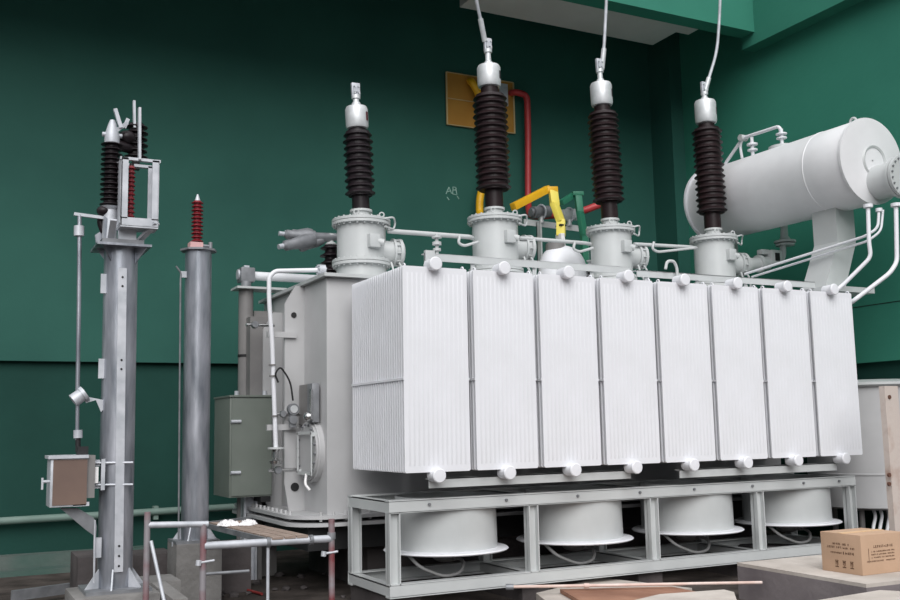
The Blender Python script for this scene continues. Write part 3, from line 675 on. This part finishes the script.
# pipes at the near end
pipe('oil_pipe', [at(868, 206, y=-.02), at(869, 243, y=-.02), at(871, 257, y=-.02), at(843, 285, y=.2), at(828, 297, y=.3)], .024, 'inner white pipe dropping from the near end of the drum to the last radiator', 'radiator', flanges=[(at(868, 206, y=-.02), (0, 0, 1))])
pipe('oil_pipe', [at(896, 204, y=-.15), at(897, 262, y=-.15), at(890, 273, y=-.15), at(852, 302, y=.1), at(842, 308, y=.3), V((5.72, 1.2, 3.12)), V((5.9, 1.56, 3.12))], .026, 'outer white pipe at the right edge, dropping from the drum', 'radiator', flanges=[(at(896, 205, y=-.15), (0, 0, 1))])
pipe('oil_pipe', [at(879, 209, y=0.0), at(878, 228, y=0), at(866, 236, y=.1), at(745, 274, y=1.9)], .017, 'thin white pipe slanting from under the drum to the rightmost turret', 'radiator', flanges=[(at(879, 210, y=0.0), (0, 0, 1))])
pipe('oil_pipe', [at(883, 210, y=0.0), at(881, 231, y=0), at(868, 241, y=.1), at(752, 277, y=1.9)], .015, 'second thin white pipe slanting just below the first one', 'radiator')

# ================================================================== ROUND VESSEL AND RUSTY POST AT RIGHT
cx_, cy_ = 6.82, .85
t = thing('round_vessel', 'round grey vessel with rimmed top at the right edge, behind the radiators', 'vessel', (cx_, cy_, .3))
MB().lathe((cx_, cy_, 0), (0, 0, 1), [(.55, .56), (.76, .6), (.76, .98), (.77, .985), (.77, 1.0), (.76, 1.005), (.76, 2.05)], 64).build('shell', 'tank', t)
MB().lathe((cx_, cy_, 0), (0, 0, 1), [(.76, 2.03), (.8, 2.04), (.82, 2.06), (.82, 2.09), (.6, 2.13)], 64).build('rim', 'paint', t)
for k in range(4):
    a = k*PI/2+.4; MB().cyl((cx_+.5*math.cos(a), cy_+.5*math.sin(a), 0), (cx_+.5*math.cos(a), cy_+.5*math.sin(a), .6), .035).build('leg', 'dark_paint', t)
for k, (x_, y_) in enumerate(((-.5, -.35), (-.42, -.38), (-.34, -.42), (-.26, -.44), (-.16, -.46))):
    MB().tube([(cx_+x_+.15, cy_+y_+.1, .62), (cx_+x_+.1, cy_+y_, .5), (cx_+x_, cy_+y_-.03, .35), (cx_+x_-.03, cy_+y_, 0)], .02, seg=10).build('drain_hose', 'radiator', t)
p0, p1 = at(884, 386, y=-.75), at(898, 386, y=-.75)
t = thing('rusty_post', 'cream painted rusty upright post at the right edge, in front of the round vessel', 'post', (p0.x, -.75, 0))
MB().bb((p0.x+.005, -.75, 0), (p1.x-.005, -.68, p0.z)).build('channel', 'rust_post', t)
for py in (397, 475, 484):
    q = at(890, py, y=-.76); MB().cyl(q+V((0, .0, 0)), q+V((0, .02, 0)), .022, seg=10).build('bolt', M.get('rb') or M.setdefault('rb', mat('rust_bolt', (96, 66, 54), None, 4, .9)), t)
# black hoses under the right fan
for k, lb in enumerate(('coiled black hose on the ground under the right end of the fan frame, top loop', 'coiled black hose on the ground under the right end of the fan frame, bottom loop')):
    h = MB().ring((4.95+k*.08, .75, .20-.12*k), (.05, .05, 1), .33, .035, seg=40, sg=10).build('coiled_hose', 'hose', loc=(4.95, .75, 0)); tag(h, lb, 'hose')

# ================================================================== FOREGROUND CONCRETE, BOX, BOARDS, POLE
# platform under the box: corner towards the camera
pc = at(866, 584, z=.33); pl = at(737, 562.5, z=.33); pr = at(1010, 568, z=.33)
pf = V((pl.x+(pr.x-pc.x), pl.y+(pr.y-pc.y), .33))
pts = [pc, pr, pf, pl]
kerb = thing('concrete_platform', '', 'platform', (pc.x, pc.y, 0))
MB().prism([(p.x, p.y, 0) for p in pts], (0, 0, .30)).build('plinth_body', M.setdefault('cast_shaded', mat('purple_grey_shaded_concrete', (112, 105, 107), (136, 129, 130), 1.6, .9, bump=.3, bscale=14, spec=.2)), kerb)  # shade of the left side put into the body colour
MB().prism([(p.x, p.y, .30) for p in pts], (0, 0, .03)).build('pale_top', 'concrete_light', kerb)  # added layer, keeps the top pale above the shade-coloured body
tag(kerb, 'pale concrete platform under the cardboard box', 'platform')
# box
BZ = .33
c = at(863, 576, z=BZ)
l = at(822.5, 570, z=BZ); rr = at(905, 571.5, z=BZ)
ul = (l-c); ur = (rr-c)
ul = ul.normalized(); ur = (ur-ul*ur.dot(ul)).normalized()
wl, wr, hb = (l-c).length*1.0, .52, .335
t = thing('cardboard_box', 'brown cardboard carton with faded black print on the concrete platform', 'box', (c+ul*wl/2+ur*wr/2))
R = Matrix((ul, ur, V((0, 0, 1)))).transposed()
cc = c+ul*wl/2+ur*wr/2+V((0, 0, hb/2))
MB().box(cc, (wl, wr, hb), R, .006).build('carton', 'card', t)
MB().box(c+ul*wl/2+ur*wr/2+V((0, 0, hb+.0015)), (.06, wr*.98, .003), R).build('tape', mat('packing_tape', (214, 178, 132), None, 3, .4), t)
mb = MB()
rnd = random.Random(7)
def ink(face, u, v, w, h):   # u across, v up, in metres from the lower near corner
    if face == 'l': p = c+ul*(u+w/2)-ur*.001; d = ul; n = ur
    else: p = c+ur*(u+w/2)-ul*.001; d = ur; n = ul
    p = p+V((0, 0, v+h/2)); RR = Matrix((d, n, V((0, 0, 1)))).transposed()
    mb.box(p, (w, .0016, h), RR)
def textrow(face, u0, u1, v, h, gap=.3):
    u = u0
    while u < u1:
        w = h*rnd.uniform(.5, .95)
        if rnd.random() > .12:
            # a character: a few short strokes in a small cell
            for k in range(4):
                if rnd.random() < .5: ink(face, u, v+h*rnd.uniform(0, .85), w, h*.14)
                else: ink(face, u+w*rnd.uniform(0, .8), v, w*.16, h)
        u += w+h*gap
mb.bm.free()
for row in (('l', .13, .30, .235, .018), ('l', .07, .36, .205, .018), ('l', .08, .20, .158, .024), ('l', .21, .33, .16, .015),
            ('r', .15, .38, .22, .022), ('r', .12, .4, .185, .012), ('r', .12, .4, .16, .012), ('r', .12, .4, .135, .012), ('r', .06, .4, .105, .012)):
    mb = MB(); textrow(*row); mb.build('printed_line', 'ink', t)
for u in (.09, .17, .25):
    mb = MB(); ink('l', u, .10, .035, .005); ink('l', u+.004, .065, .005, .037); ink('l', u+.026, .065, .005, .037); ink('l', u+.004, .085, .027, .010); ink('l', u, .045, .036, .010); ink('l', u+.014, .054, .004, .035)
    mb.build('handling_symbol', 'ink', t)
mb = MB(); ink('r', .085, .1, .004, .12); mb.build('print_border', 'ink', t)
# brown formwork board and round-ended concrete kerb in the foreground
zf = .16
q = [at(560, 589, z=zf), at(672, 586.5, z=zf), at(742, 601, z=zf), at(600, 612, z=zf)]
b_ = MB().prism(q, (0, 0, -.035)).build('formwork_board', 'formwork', loc=(q[3].x, q[3].y, zf-.035)); tag(b_, 'flat brown board lying in the foreground beneath the long pale pole', 'board')
zf = .12
q = [at(536, 593, z=zf), at(600, 577.5, z=zf), at(692, 588, z=zf), at(560, 612, z=zf)]
b_ = MB().prism(q, (0, 0, -.12)).build('concrete_slab', 'concrete_light', loc=(q[0].x, q[0].y, 0)); tag(b_, 'pale concrete slab on the ground just in front of the fan frame', 'slab')
zf = .3
q = [at(660, 594, z=zf), at(724, 589.5, z=zf), at(734, 592, z=zf), at(738, 604, z=zf), at(650, 612, z=zf), at(600, 608, z=zf)]
b_ = MB().prism(q, (0, 0, -.3)).build('concrete_kerb', 'concrete_light', loc=(q[3].x, q[3].y, 0)); tag(b_, 'pale rounded concrete kerb end at the bottom edge, below the long pole', 'kerb')
zf = .3
q = [at(800, 603, z=zf), at(880, 590, z=zf), at(990, 596, z=zf), at(930, 640, z=zf)]
b_ = MB().prism(q, (0, 0, -.3)).build('concrete_kerb', 'concrete_light', loc=(q[0].x, q[0].y, 0)); tag(b_, 'pale concrete kerb at the bottom right corner, below the cardboard box', 'kerb')
pa, pb = at(508, 587, z=.2), at(762, 582.5, z=.2)
t = thing('long_pole', 'long thin pinkish pole lying across the foreground in front of the frame', 'pole', pa)
MB().cyl(pa, pb, .014, seg=12).build('pole', 'pink_pole', t)
MB().cyl(pa-(pb-pa).normalized()*.02, pa+(pb-pa).normalized()*.05, .028, seg=12).build('end_fitting', 'galv_dull', t)
MB().cyl(pa+(pb-pa)*.3, pa+(pb-pa)*.32, .022, seg=12).build('coupling', 'pink_pole', t)

# ================================================================== LEFT COLUMN WITH SWITCHGEAR
c1x, c1y = -2.345, .5
ZT = 3.17
pb_ = .42
t = thing('steel_column', 'left and thicker galvanised round steel column with a flat strip down its front', 'column', (c1x, c1y, pb_))
MB().cyl((c1x+.0, c1y, pb_), (c1x-.012, c1y, ZT), .135, seg=40).build('shaft', 'galv', t)
MB().bb((c1x-.23, c1y-.22, ZT), (c1x+.2, c1y+.22, ZT+.02)).build('head_plate', 'galv', t)
MB().bb((c1x-.25, c1y-.25, pb_-.02), (c1x+.25, c1y+.25, pb_+.005)).build('foot_plate', 'galv_dull', t)
for k in range(6):
    a = k*PI/3+.3; u = V((math.cos(a), math.sin(a), 0)); p = V((c1x, c1y, pb_))
    MB().prism([p+u*.13, p+u*.25, p+u*.13+V((0, 0, .16))], u.cross(V((0, 0, 1)))*.012).build('gusset', 'galv_light', t)
for k in range(4):
    a = k*PI/2+PI/4; u = V((math.cos(a), math.sin(a), 0)); p = V((c1x, c1y, ZT))
    MB().prism([p+u*.13, p+u*.24, p+u*.13+V((0, 0, -.13))], u.cross(V((0, 0, 1)))*.012).build('gusset', 'galv', t)
s0 = MB()
sa, sbp = at(122.5, 268, y=c1y-.15), at(118.5, 572, y=c1y-.15)
s0.bar(sbp, sa, .068, .008, upv=(0, 1, 0))
st = s0.build('strip', 'galv_light', t)
hb_ = MB()
for py in (277, 286, 360, 369, 546, 556, 566): 
    q = at(122.8-(py-268)*.013, py, y=c1y-.158); hb_.cyl(q, q+V((0, .006, 0)), .009, seg=10)
hb_.build('bolt_hole', 'black', st)
for z_ in (2.87, 2.17): MB().bb((c1x-.175, c1y-.06, z_-.08), (c1x-.13, c1y-.04, z_+.08)).build('lug', 'galv_light', t)
# plinth
pl_ = MB().bb((c1x-.34, c1y-.34, 0), (c1x+.3, c1y+.34, pb_-.02), bev=.02).build('concrete_plinth', 'concrete', loc=(c1x, c1y, 0)); tag(pl_, 'square rough concrete plinth under the left steel column', 'plinth')

# disconnector on top of column 1
y1 = c1y
S1 = lambda px, py, y=y1: at(px, py, y=y)
t = thing('disconnector', 'earthing switch with white cage and dark ribbed insulator on the left column', 'switch', (c1x, c1y, ZT+.02))
bz = ZT+.02
MB().prism([(c1x-.19, y1-.2, bz+.0), (c1x+.14, y1-.2, bz+.0), (c1x+.14, y1-.2, bz+.035), (c1x-.19, y1-.2, bz+.035)], (0, .4, 0)).build('base_plate', 'galv_dull', t)
# sloping channels from base up to cage
MB().bar((c1x-.12, y1-.14, bz+.03), (c1x-.12, y1-.3, bz+.17), .05, .02).bar((c1x+.1, y1-.14, bz+.03), (c1x+.22, y1-.3, bz+.17), .06, .02).bb((c1x-.06, y1-.18, bz), (c1x+.08, y1-.12, bz+.15)).build('strut', 'galv_light', t)
# cage: front and rear portals
cz0, cz1 = bz+.13, S1(140, 159, y1-.3).z
lx, rx = S1(121, 190, y1-.3).x, S1(159, 190, y1-.3).x
yf, yr = y1-.3, y1-.10
for y_, nm in ((yf, 'front_portal'), (yr, 'rear_portal')):
    mb = MB().bb((lx, y_, cz0+.06), (lx+.055, y_+.012, cz1)).bb((rx-.055, y_, cz0+.06), (rx, y_+.012, cz1))
    mb.bb((lx, y_, cz0), (rx, y_+.012, cz0+.07)).bb((lx-.01, y_, cz1-.015), (rx+.01, y_+.04, cz1+.008))
    mb.bb((lx, y_, cz0+.05), (lx+.01, y_+.07, cz1)).bb((rx-.01, y_, cz0+.05), (rx, y_+.07, cz1))
    mb.build(nm, 'galv_light', t)
MB().bb((lx-.004, yf+.01, cz0+.02), (lx+.008, yf+.13, cz1-.01)).build('side_plate', 'galv_light', t)
MB().bb((lx, yf, cz0-.0), (lx+.012, yr, cz0+.07)).bb((rx-.012, yf, cz0), (rx, yr, cz0+.07)).bb((lx, yf, cz0-.01), (rx, yr, cz0+.005)).bb((lx, yf, cz1), (lx+.05, yr, cz1+.008)).build('floor_tray', 'galv_light', t)
# ribbed insulators
def rib_ins(name, p, z0, z1, n, R, m):
    MB().lathe((p[0], p[1], 0), (0, 0, 1), sheds(z0, z1, n, R, R*.6), 32).build(name, m, t)
pA = S1(111, 180, y1-.05)
zA0, zA1 = S1(111, 207, y1-.05).z, S1(111, 142, y1-.05).z
rib_ins('insulator', pA, zA0, zA1, 13, .088, 'black_porcelain')
MB().lathe((pA.x, pA.y, zA1-.01), (0, 0, 1), [(.06, 0), (.062, .03), (.058, .08), (.035, .16), (.02, .2)], 24).cyl((pA.x-.08, pA.y, zA1+.06), (pA.x+.08, pA.y, zA1+.06), .02).build('insulator_cap', 'galv_light', t)
MB().lathe((pA.x, pA.y, bz+.0), (0, 0, 1), [(.09, 0), (.06, .03), (.055, zA0-bz-.03), (.08, zA0-bz+.0)], 24).build('insulator_foot', 'galv_light', t)
pB = S1(136, 150, y1+.06)
rib_ins('rear_insulator', pB, S1(136, 160, y1+.06).z, S1(136, 124, y1+.06).z, 6, .1, 'black_porcelain')
pC = S1(131, 195, y1-.12)
rib_ins('arrester', pC, cz0+.06, S1(131, 166, y1-.12).z, 13, .034, 'red_rubber')
MB().cyl(pC+V((0, 0, cz1-pC.z-.12)), pC+V((0, 0, cz1-pC.z)), .02).build('arrester_stem', 'black_porcelain', t)
MB().cyl((pA.x, pA.y, S1(136, 148, y1).z), (pB.x, pB.y, S1(136, 148, y1).z), .045).bb((pB.x-.03, pB.y-.03, cz1), (pB.x+.03, pB.y+.03, S1(136, 158, y1).z+.02)).build('link_housing', 'black_porcelain', t)
# blades
MB().bar(S1(139.5, 160, yf), S1(139.5, 108, yf), .05, .02).build('blade', 'galv_light', t)
MB().bar(S1(134.5, 128, y1), S1(134, 101, y1), .042, .02).build('contact', 'galv_light', t)
MB().bar(S1(121, 128, y1-.08), S1(115, 109, y1-.08), .035, .03).bar(S1(113, 133, y1-.08), S1(127, 123, y1-.05), .03, .03).bar(S1(124, 128, y1-.05), S1(128, 119, y1-.05), .03, .03).build('jaw', 'galv_light', t)
MB().sphere(S1(127, 138, y1+.02), .08, (1, 1, .8)).build('bearing', 'black_porcelain', t)
MB().sphere(S1(104, 211, y1-.05), .055, (1.1, 1, .8)).tube([S1(103, 212), S1(100, 222), S1(104, 232)], .03).build('crank_housing', 'black_porcelain', t)
MB().prism([S1(95, 235), S1(97, 250), S1(104, 250), S1(106, 228)], (0, .02, 0)).prism([S1(104, 215, y1-.1), S1(104, 245, y1-.1), S1(114, 225, y1-.1)], (0, .02, 0)).build('gusset', 'galv', t)
MB().bar(S1(74, 214, y1-.05), S1(104, 218, y1-.05), .03, .025).build('crank_arm', 'galv_light', t)
# operating rod
t = thing('operating_rod', 'thin upright galvanised rod left of the thicker column, reaching down to the small cabinet', 'rod', S1(77, 450, y1-.05))
yr_ = y1-.05
MB().tube([S1(79.5, 215, yr_), S1(79, 300, yr_), S1(77.5, 392, yr_)], .017, seg=12).tube([S1(77.5, 405, yr_), S1(77, 440, yr_)], .015, seg=12).build('rod', 'galv', t)
for a_, b_, r_ in ((226, 236, .04), (430, 438, .035), (438, 452, .02)):
    MB().cyl(S1(78 if a_ > 300 else 79, a_, yr_), S1(78 if a_ > 300 else 79, b_, yr_), r_, seg=14).build('coupling', 'galv_light' if a_ < 438 else 'black', t)
MB().cyl(S1(73, 401, yr_), S1(83, 394, yr_), .055, seg=20).cyl(S1(82, 395, yr_), S1(85, 393, yr_), .065, seg=20).build('guide_bush', 'galv_light', t)
MB().prism([S1(83, 396, yr_), S1(86, 403, yr_), S1(96, 400, yr_), S1(101, 412, yr_), S1(105, 408, yr_), S1(104, 400, yr_)], (0, .015, 0)).build('guide_bracket', 'galv_light', t)

# small brown-panelled cabinet on column 1
yc = .32
a, b = S1(51, 459, yc), S1(86.5, 506, yc)
t = thing('drive_cabinet', 'small cabinet with brown front panel clamped to the left steel column', 'cabinet', ((a.x+b.x)/2, yc+.1, b.z))
MB().bb((a.x, yc, b.z), (b.x, yc+.3, a.z), bev=.005).build('body', 'galv_light', t)
MB().bb((a.x+.018, yc-.006, b.z+.015), (b.x-.002, yc+.0, a.z-.008)).build('front_panel', 'brown_door', t, label='brown front panel')
MB().bb((a.x-.02, yc-.02, a.z), (b.x+.005, yc+.3, a.z+.025)).build('rain_cap', 'galv_light', t)
MB().bb((b.x, yc+.02, b.z+.06), (b.x+.06, yc+.26, a.z+.02)).build('side_plate', 'dark_paint', t)
q = S1(44, 482, yc)
MB().cyl((a.x-.05, yc+.06, q.z), (a.x, yc+.06, q.z), .012, seg=10).bb((a.x-.06, yc+.05, q.z-.06), (a.x-.045, yc+.07, q.z+.03)).build('handle', 'galv_light', t)
MB().bb((a.x+.2, yc+.05, a.z+.02), (a.x+.28, yc+.15, a.z+.09)).build('rod_gland', 'black', t)
MB().bb((b.x-.1, yc, b.z-.0), (b.x+.02, yc+.3, b.z+.03)).build('base_lip', 'galv_light', t)
t = thing('cabinet_clamp', 'pair of threaded clamps tying the small cabinet to the left steel column', 'clamp', S1(100, 470, y1-.08))
for py in (463, 485):
    MB().cyl(S1(88, py, y1-.1), S1(133, py-.5, y1-.16), .009, seg=8).bb(S1(93, py-3, y1-.1), S1(99, py+3, y1-.04)).build('threaded_rod', 'galv_light', t)
MB().bb(S1(101.5, 459, y1-.14), S1(104.5, 490, y1-.13)).build('clamp_plate', 'galv_light', t)
MB().bb(S1(92.5, 467, y1-.14), S1(98, 483, y1-.13)).build('spacer', 'cloth', t)
t = thing('angle_bracket', 'flat grey angled arm propping the small cabinet from the left column', 'bracket', S1(98, 540, y1-.1))
MB().prism([S1(60, 508, y1-.1), S1(78, 508, y1-.1), S1(94, 518, y1-.1), S1(97, 526, y1-.1), S1(96, 537, y1-.1), S1(86, 530, y1-.1)], (0, .04, 0)).build('arm', 'galv_dull', t)
MB().bb(S1(95, 538, y1-.12), S1(100.5, 557, y1-.08)).build('plate', 'galv_light', t)
MB().tube([S1(95, 520, y1-.14), S1(94.5, 545, y1-.14), S1(94, 583, y1-.14)], .008, seg=8).build('earth_wire', 'galv_light', t)

# ================================================================== SECOND COLUMN
c2x, c2y, p2 = -1.375, 2.0, .60
t = thing('steel_column', 'right and slimmer galvanised round steel column carrying the red ribbed arrester', 'column', (c2x, c2y, p2))
ZT2 = 3.47
MB().cyl((c2x, c2y, p2), (c2x, c2y, ZT2), .132, seg=40).build('shaft', 'galv', t)
MB().cyl((c2x, c2y, ZT2), (c2x, c2y, ZT2+.02), .185, seg=8).build('head_plate', 'galv_dull', t)
MB().bb((c2x-.22, c2y-.2, p2-.02), (c2x+.2, c2y+.2, p2+.005)).build('foot_plate', 'galv_dull', t)
for k in range(4):
    a = k*PI/2+PI/4+.3; u = V((math.cos(a), math.sin(a), 0)); p = V((c2x, c2y, p2)); MB().prism([p+u*.13, p+u*.22, p+u*.13+V((0, 0, .13))], u.cross(V((0, 0, 1)))*.012).build('gusset', 'galv_light', t)
pl_ = MB().bb((c2x-.22, c2y-.22, 0), (c2x+.22, c2y+.22, p2-.02), bev=.015).build('concrete_plinth', 'concrete', loc=(c2x, c2y, 0)); tag(pl_, 'square grey concrete plinth under the slimmer steel column', 'plinth')
t = thing('surge_arrester', 'slim red ribbed surge arrester on top of the slimmer steel column', 'arrester', (c2x-.0, c2y, ZT2+.02))
q0, q1 = at(197, 241, y=c2y), at(197.5, 201, y=c2y)
MB().lathe((q0.x, c2y, 0), (0, 0, 1), sheds(ZT2+.09, q1.z, 11, .062, .036), 32).build('housing', 'red_rubber', t)
MB().cyl((q0.x, c2y, q1.z-.0), (q0.x, c2y, q1.z+.07), .03, .008, seg=16).build('terminal', 'galv_light', t)
MB().bb((q0.x-.08, c2y-.06, ZT2+.02), (q0.x+.05, c2y+.06, ZT2+.09)).build('base', mat('pink_primer', (214, 170, 168), None, 5, .6), t)
MB().cyl((q0.x+.05, c2y-.03, ZT2+.06), (q0.x+.14, c2y-.03, ZT2+.06), .015).cyl((q0.x+.13, c2y-.03, ZT2+.02), (q0.x+.13, c2y-.03, ZT2+.1), .02).build('counter', 'galv_dull', t)
t = thing('earth_conductor', 'thin grey earthing strip down the left side of the slimmer column', 'conductor', at(178, 548, y=c2y-.05))
y2 = c2y-.05
MB().tube([at(176, 266, y=y2), at(181, 273, y=y2), at(180.5, 280, y=y2), at(179.5, 400, y=y2), at(178.5, 548, y=y2)], .009, seg=8, bend=.02).build('strip', 'galv_dull', t)
MB().bb(at(181, 271, y=y2), at(186, 278, y=y2+.03)).build('lug', 'galv_light', t)
MB().bb(at(173, 545, y=y2), at(176, 556, y=y2+.02)).bb(at(172, 542, y=y2), at(179, 546, y=y2+.02)).build('foot_clip', 'galv_light', t)

# concrete pieces at the left
def block(a, b, label, m='concrete', name='concrete_block', rz=0):
    a, b = V(a), V(b); c = (a+b)/2
    mb = MB().box(c, [abs(b[i]-a[i]) for i in range(3)], Matrix.Rotation(rz, 3, 'Z'), .012)
    return tag(mb.build(name, m, loc=(c.x, c.y, min(a.z, b.z))), label, 'block')
q = at(78, 560, y=1.9)
block((q.x, 1.9, 0), (q.x+.5, 2.5, q.z+.02), 'dark concrete block behind the left steel column', 'concrete_dark')
block((-1.95, 2.6, 0), (-1.45, 3.1, .42), 'grey concrete block standing between the two steel columns', 'concrete_dark')
q = at(150, 580, z=.3)
q = at(131, 584, y=.9)
block((q.x, .9, 0), (q.x+.42, 1.35, q.z), 'low pale concrete block right of the left column plinth', 'concrete')
block((-1.12, 2.3, 0), (-.72, 2.7, .5), 'grey concrete block below the scaffold boards', 'concrete_dark')
l0, l1 = at(105, 584, z=.40), at(142, 606, z=.34)
b_ = MB().bar(V((c1x+.36, c1y+.1, .36)), V((c1x+.42, c1y-.5, .30)), .12, .12, bev=.01).build('concrete_beam', 'concrete', loc=l1); tag(b_, 'short tilted concrete beam against the left column plinth', 'beam')
pz = .1
sl2 = MB().bar(at(12, 596, z=pz), at(70, 588, z=pz), .05, .1).build('ground_channel', 'galv_dull', loc=at(12, 596, z=pz)); tag(sl2, 'low grey steel channel on the ground at the bottom left', 'channel')

# ================================================================== SCAFFOLD RAILING WITH BOARDS
RYv = 0.0
S2 = lambda px, py, y=RYv: at(px, py, y=y)
t = thing('scaffold', 'tubular steel scaffold frame with rusty posts in the left foreground', 'scaffold', (S2(203, 560).x, RYv, 0))
def gl(px, py, y=RYv): p = S2(px, py, y); return V((p.x, p.y, 0))
a = S2(147.5, 512); MB().cyl((a.x, RYv, 0), a, .024, seg=16).build('post', 'steel_rust', t)
a = S2(203.5, 524); MB().cyl((a.x, RYv, 0), a, .026, seg=16).build('post', 'steel_rust', t)
a = S2(331.5, 519); MB().cyl((a.x, RYv, 0), a, .026, seg=16).build('post', 'steel_rust', t)
a = S2(331.5, 536); MB().cyl(a-V((0, 0, .025)), a+V((0, 0, .03)), .034, seg=16).build('socket', 'galv_dull', t)
MB().cyl(S2(148, 525), S2(208, 524), .024, seg=16).build('top_tube', 'galv_light', t)
MB().cyl(S2(204, 546), S2(332, 538.5), .031, seg=16).build('main_tube', 'galv_light', t)
a = S2(268, 543); MB().cyl((a.x, RYv, 0), a, .013, seg=12).build('thin_post', 'galv_light', t)
MB().cyl(S2(205, 574), S2(249, 571), .013, seg=12).build('thin_rail', 'galv_dull', t)
for px, py in ((268, 542.5), (311, 540)): 
    q = S2(px, py); MB().cyl(q-V((.014, 0, 0)), q+V((.014, 0, 0)), .042, seg=20).build('hook', 'galv_dull', t)
for px, py in ((330, 553), (206, 562)):
    q = S2(px, py); MB().cyl(q-V((.06, .02, 0)), q+V((.06, -.02, .01)), .01, seg=8).cyl(q-V((.065, .02, .02)), q-V((.06, .02, -.02)), .022, seg=8).build('wing_bolt', 'galv_light', t)
# diagonal brace
pa, pb = S2(151, 541, -.05), S2(163, 596, -.2); d = (pb-pa); pb = pa+d*(pa.z/(pa.z-pb.z))
MB().cyl(pa, pb, .014, seg=12).build('brace', 'galv_light', t)
# boards
zb = .80
A0, A1 = at(270, 540, y=-.03), at(311, 537.5, y=-.03); zb = A0.z; A1.z = zb
B1, B0 = at(250, 519, z=zb), at(207, 524.5, z=zb)
t = thing('scaffold_board', 'dusty wooden scaffold board with steel side channels on the tube', 'board', A0)
u = (A1-A0); w = (B0-A0)
for k in range(3):
    s0_, s1_ = .06+.3*k, .06+.3*k+.27
    MB().prism([A0+u*s0_, A0+u*s1_, A0+u*s1_+w, A0+u*s0_+w], (0, 0, .02)).build('plank', 'wood', t)
for f in (0, 1):
    p = A0+u*f; MB().bar(p+V((0, 0, -.012)), p+w+V((0, 0, -.012)), .02, .045).build('side_channel', 'galv_dull', t)
p = B0; MB().bar(p, B1, .03, .05).build('end_hook', 'galv_dull', t)
# cloth / gloves
def crumple(cx_, cy_, z, sx, sy, h, seed, label, rz):
    rr_ = random.Random(seed); mb = MB(); n = 12
    g = [[None]*(n+1) for _ in range(n+1)]
    for i in range(n+1):
        for j in range(n+1):
            u_, v_ = i/n*2-1, j/n*2-1
            k = max(0, 1-max(abs(u_), abs(v_))**3)
            x_, y_ = u_*sx*(1+.1*rr_.uniform(-1, 1)), v_*sy*(1+.15*rr_.uniform(-1, 1))
            g[i][j] = mb.bm.verts.new((cx_+x_*math.cos(rz)-y_*math.sin(rz), cy_+x_*math.sin(rz)+y_*math.cos(rz), z+h*k*rr_.uniform(.35, 1)))
    for i in range(n):
        for j in range(n): mb.bm.faces.new((g[i][j], g[i+1][j], g[i+1][j+1], g[i][j+1]))
    base = [g[i][0] for i in range(n+1)]+[g[n][j] for j in range(1, n+1)]+[g[i][n] for i in range(n-1, -1, -1)]+[g[0][j] for j in range(n-1, 0, -1)]
    mb.bm.faces.new(base[::-1])
    o = mb.build('work_glove', 'cloth', loc=(cx_, cy_, z)); o['_'] = 0; del o['_']
    return tag(o, label, 'glove')
q = at(229, 525.5, z=zb+.02); crumple(q.x, q.y, zb+.022, .085, .08, .06, 3, 'left of the two crumpled white gloves on the scaffold board', .3)
q = at(245, 525, z=zb+.02); crumple(q.x+.03, q.y-.0, zb+.022, .085, .07, .055, 9, 'right of the two crumpled white gloves on the scaffold board', .9)
# red hose on the ground
hp = [at(172, 606, z=.02), at(180, 594, z=.02), at(190, 588, z=.02), at(202, 590, z=.02), at(240, 588, z=.02), at(262, 594, z=.02)]
h = MB().tube(hp, .014, seg=8, bend=.1).build('red_hose', 'red_cable', loc=(hp[0].x, hp[0].y, 0)); tag(h, 'thin red hose trailing over the ground under the scaffold', 'hose')
# loose stones on the ground behind the fan frame and at the wall foot
rn = random.Random(12)
spots = [at(rn.uniform(212, 345), rn.uniform(574, 599), z=.0) for k in range(16)]
def stone(sz, seed):
    r_ = random.Random(seed); mb = MB(); bmesh.ops.create_icosphere(mb.bm, subdivisions=2, radius=sz)
    for v in mb.bm.verts: v.co *= r_.uniform(.8, 1.15); v.co.z *= .6
    return mb
protos = [stone(.08, s).build('stone', 'concrete_dark', loc=(0, 0, 0)) for s in range(3)]
for k, (x, y, _z) in enumerate(spots):
    o = protos[k] if k < 3 else protos[k % 3].copy()
    if k >= 3: COL.objects.link(o)
    s = rn.uniform(.35, .8); o.location = (x, y, .025*s); o.scale = (s, s, s); o.rotation_euler = (0, 0, rn.uniform(0, 6))
    tag(o, 'small dark loose stone on the ground under and beside the scaffold board', 'stone', 'loose stones under the scaffold')

# ================================================================== LIGHT
w = bpy.data.worlds.new('overcast'); SC.world = w; w.use_nodes = True; nt = w.node_tree
bg = nt.nodes['Background']
tc = nt.nodes.new('ShaderNodeTexCoord'); sp = nt.nodes.new('ShaderNodeSeparateXYZ'); rp = nt.nodes.new('ShaderNodeValToRGB')
nt.links.new(tc.outputs['Generated'], sp.inputs['Vector']); nt.links.new(sp.outputs['Z'], rp.inputs['Fac'])
cr = rp.color_ramp; cr.elements[0].position = 0; cr.elements[0].color = (.13, .135, .14, 1)
cr.elements[1].position = 1; cr.elements[1].color = (1, 1.0, 1.03, 1)
e = cr.elements.new(.3); e.color = (.34, .35, .37, 1)
nt.links.new(rp.outputs['Color'], bg.inputs['Color']); bg.inputs['Strength'].default_value = 1.0
sd = bpy.data.lights.new('overcast_sun', 'SUN'); sd.energy = 1.9; sd.angle = math.radians(50); sd.color = (1, .99, .98)
so = bpy.data.objects.new('overcast_sun', sd); COL.objects.link(so)
d = V((.32, .80, -.62)); so.rotation_euler = d.to_track_quat('-Z', 'Y').to_euler()
vs = SC.view_settings
vs.view_transform = 'Standard'; vs.look = 'None'; vs.gamma = 1; vs.use_curve_mapping = False; vs.exposure = .42
